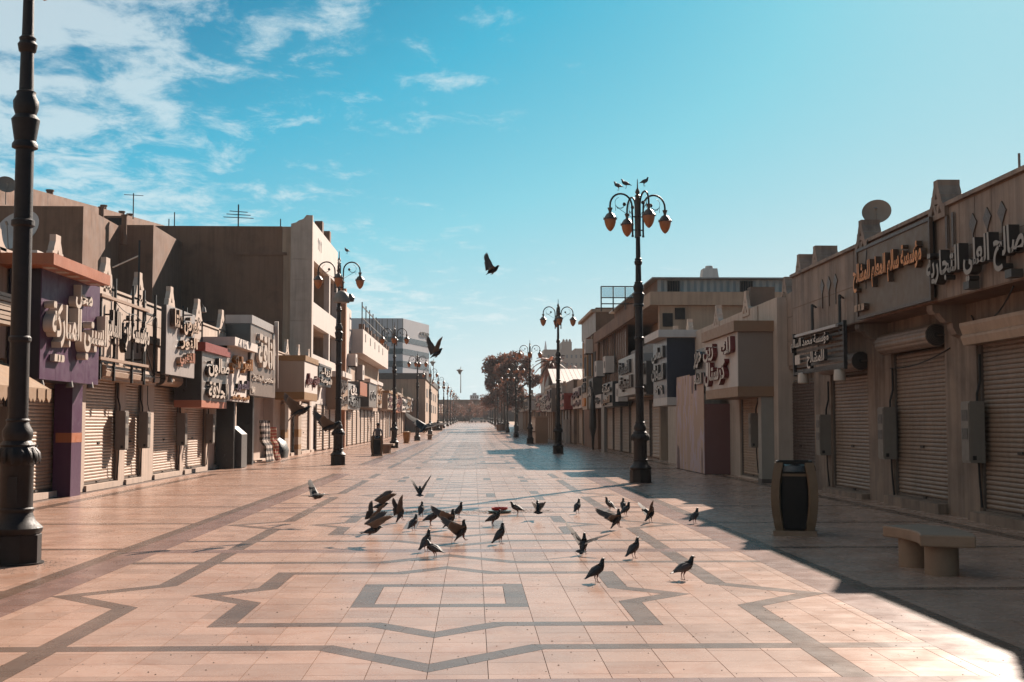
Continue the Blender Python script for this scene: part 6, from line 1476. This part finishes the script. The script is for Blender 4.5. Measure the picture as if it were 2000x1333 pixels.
for lab, px, py_, Y, hd in (('pigeon perched at the outer end of the lamp arm on the right', 1208, 372, R1.y, 150), ('pigeon perched beside another on the lamp arm on the right', 1223, 368, R1.y, 172), ('pigeon perched near the finial of the lamp on the right', 1258, 364, R1.y - .4, 20), ('pigeon perched on the arm of the second left lamp', 678, 496, L2.y, 140)):
    x, z = hY(px, py_, Y); pigeon(lab, (x, Y, z), hd, 's', None, -4)
# ================================================================ people
def person(label, x, y, h, head, mats, stride=.12):
    z = gz(y); t = tag(link('person', None, loc=(x, y, z), rot=(0, 0, math.radians(head))), label, 'person')
    k = h / 1.75
    J = {'pel': (0, 0, .95, .15, .12), 'chest': (0, .01, 1.30, .18, .12), 'neck': (0, .0, 1.50, .055, .055), 'head0': (0, .02, 1.58, .075, .08), 'head': (0, .03, 1.67, .085, .095), 'top': (0, .02, 1.75, .05, .05)}
    V = [Vector(J[n][:3]) for n in J]; Rr = [J[n][3:] for n in J]; E = [(0, 1), (1, 2), (2, 3), (3, 4), (4, 5)]
    for s in (-1, 1):
        b = len(V); st = stride * s
        V += [Vector((s * .09, 0, .88)), Vector((s * .10, st * .6 + .03, .48)), Vector((s * .10, st, .09)), Vector((s * .105, st + .15, .04))]; Rr += [(.095, .095), (.062, .062), (.045, .05), (.04, .03)]; E += [(0, b), (b, b+1), (b+1, b+2), (b+2, b+3)]
        b = len(V); V += [Vector((s * .19, 0, 1.40)), Vector((s * .25, -st * .5, 1.12)), Vector((s * .25, -st * .9 + .1, .87)), Vector((s * .245, -st * .9 + .14, .78))]; Rr += [(.065, .06), (.045, .045), (.035, .035), (.03, .02)]; E += [(1, b), (b, b+1), (b+1, b+2), (b+2, b+3)]
    me = bpy.data.meshes.new('body'); me.from_pydata([v * k for v in V], E, []); o = bpy.data.objects.new('body', me); COL.objects.link(o)
    sk = o.modifiers.new('skin', 'SKIN'); sv = me.skin_vertices[0].data
    for i, r in enumerate(Rr): sv[i].radius = (r[0] * k, r[1] * k)
    sv[0].use_root = True; o.modifiers.new('sub', 'SUBSURF').levels = 1
    dg = bpy.context.evaluated_depsgraph_get(); dg.update(); m2 = bpy.data.meshes.new_from_object(o.evaluated_get(dg)); bpy.data.objects.remove(o)
    m2.materials.clear(); [m2.materials.append(m) for m in mats]
    for p in m2.polygons:
        zc = p.center.z / k; xa = abs(p.center.x) / k
        p.material_index = 0 if zc > 1.50 or (xa > .2 and zc < .92) else 1 if zc > 1.02 else 2 if (zc > .88 and len(mats) > 4) else 3 if zc > .1 else 4
        p.use_smooth = True
    link('body', m2, t, True)
    hm = MB().lathe([(.07, 1.60), (.098, 1.66), (.098, 1.72), (.07, 1.775), (.02, 1.79)], (0, -.005, 0), 14); hm.v = [(v[0] * k, v[1] * k * 1.1, v[2] * k) for v in hm.v]
    link('hair', hm.mesh('hair', m_black, True), t, True); return t
m_skin = mat('skin', (.24, .13, .085), .6, .05, 8); m_shirt = mat('navy grey shirt', (.10, .12, .17), .8, .1, 8); m_vest = mat('orange cloth', (.50, .20, .06), .8, .08, 8); m_pants = mat('dark trousers', (.03, .03, .035), .8, .1, 8); m_shoe = mat('black shoes', (.02, .02, .02), .5, .1, 8)
x_, _ = hY(738, 840, 68); person('person in a dark shirt with an orange waist wrap behind the sunny bin', x_, 68, 1.66, 10, [m_skin, m_shirt, m_vest, m_pants, m_shoe])
m_abaya = mat('black robe', (.02, .02, .022), .8, .1, 8); m_tan2 = mat('brown shirt', (.10, .07, .05), .8, .1, 8)
for px, lab, mt in ((909, 'person in dark clothes walking on the left of a pair far down the street', m_abaya), (917, 'person in brown walking on the right of a pair far down the street', m_tan2)):
    x_, _ = hY(px, 825, 340); person(lab, x_, 340, 1.75, 170, [m_skin, mt, mt, m_pants, m_shoe], .2)
# ================================================================ dusty air over the whole street
hz = MB().box(-1590, 1590, -95, 1490, -1.5, 75).build('haze', None)
hz.data.materials.clear()
hm = bpy.data.materials.new('dusty air'); hm.use_nodes = True; hn = hm.node_tree.nodes; hn.clear()
ho = hn.new('ShaderNodeOutputMaterial'); hv = hn.new('ShaderNodeVolumePrincipled')
hv.inputs['Color'].default_value = (0.93, 0.95, 0.97, 1); hv.inputs['Density'].default_value = 0.00015; hv.inputs['Anisotropy'].default_value = 0.0
hm.node_tree.links.new(hv.outputs[0], ho.inputs['Volume']); hz.data.materials.append(hm)
tag(hz, 'pale dusty air filling the street', 'haze', kind='stuff')
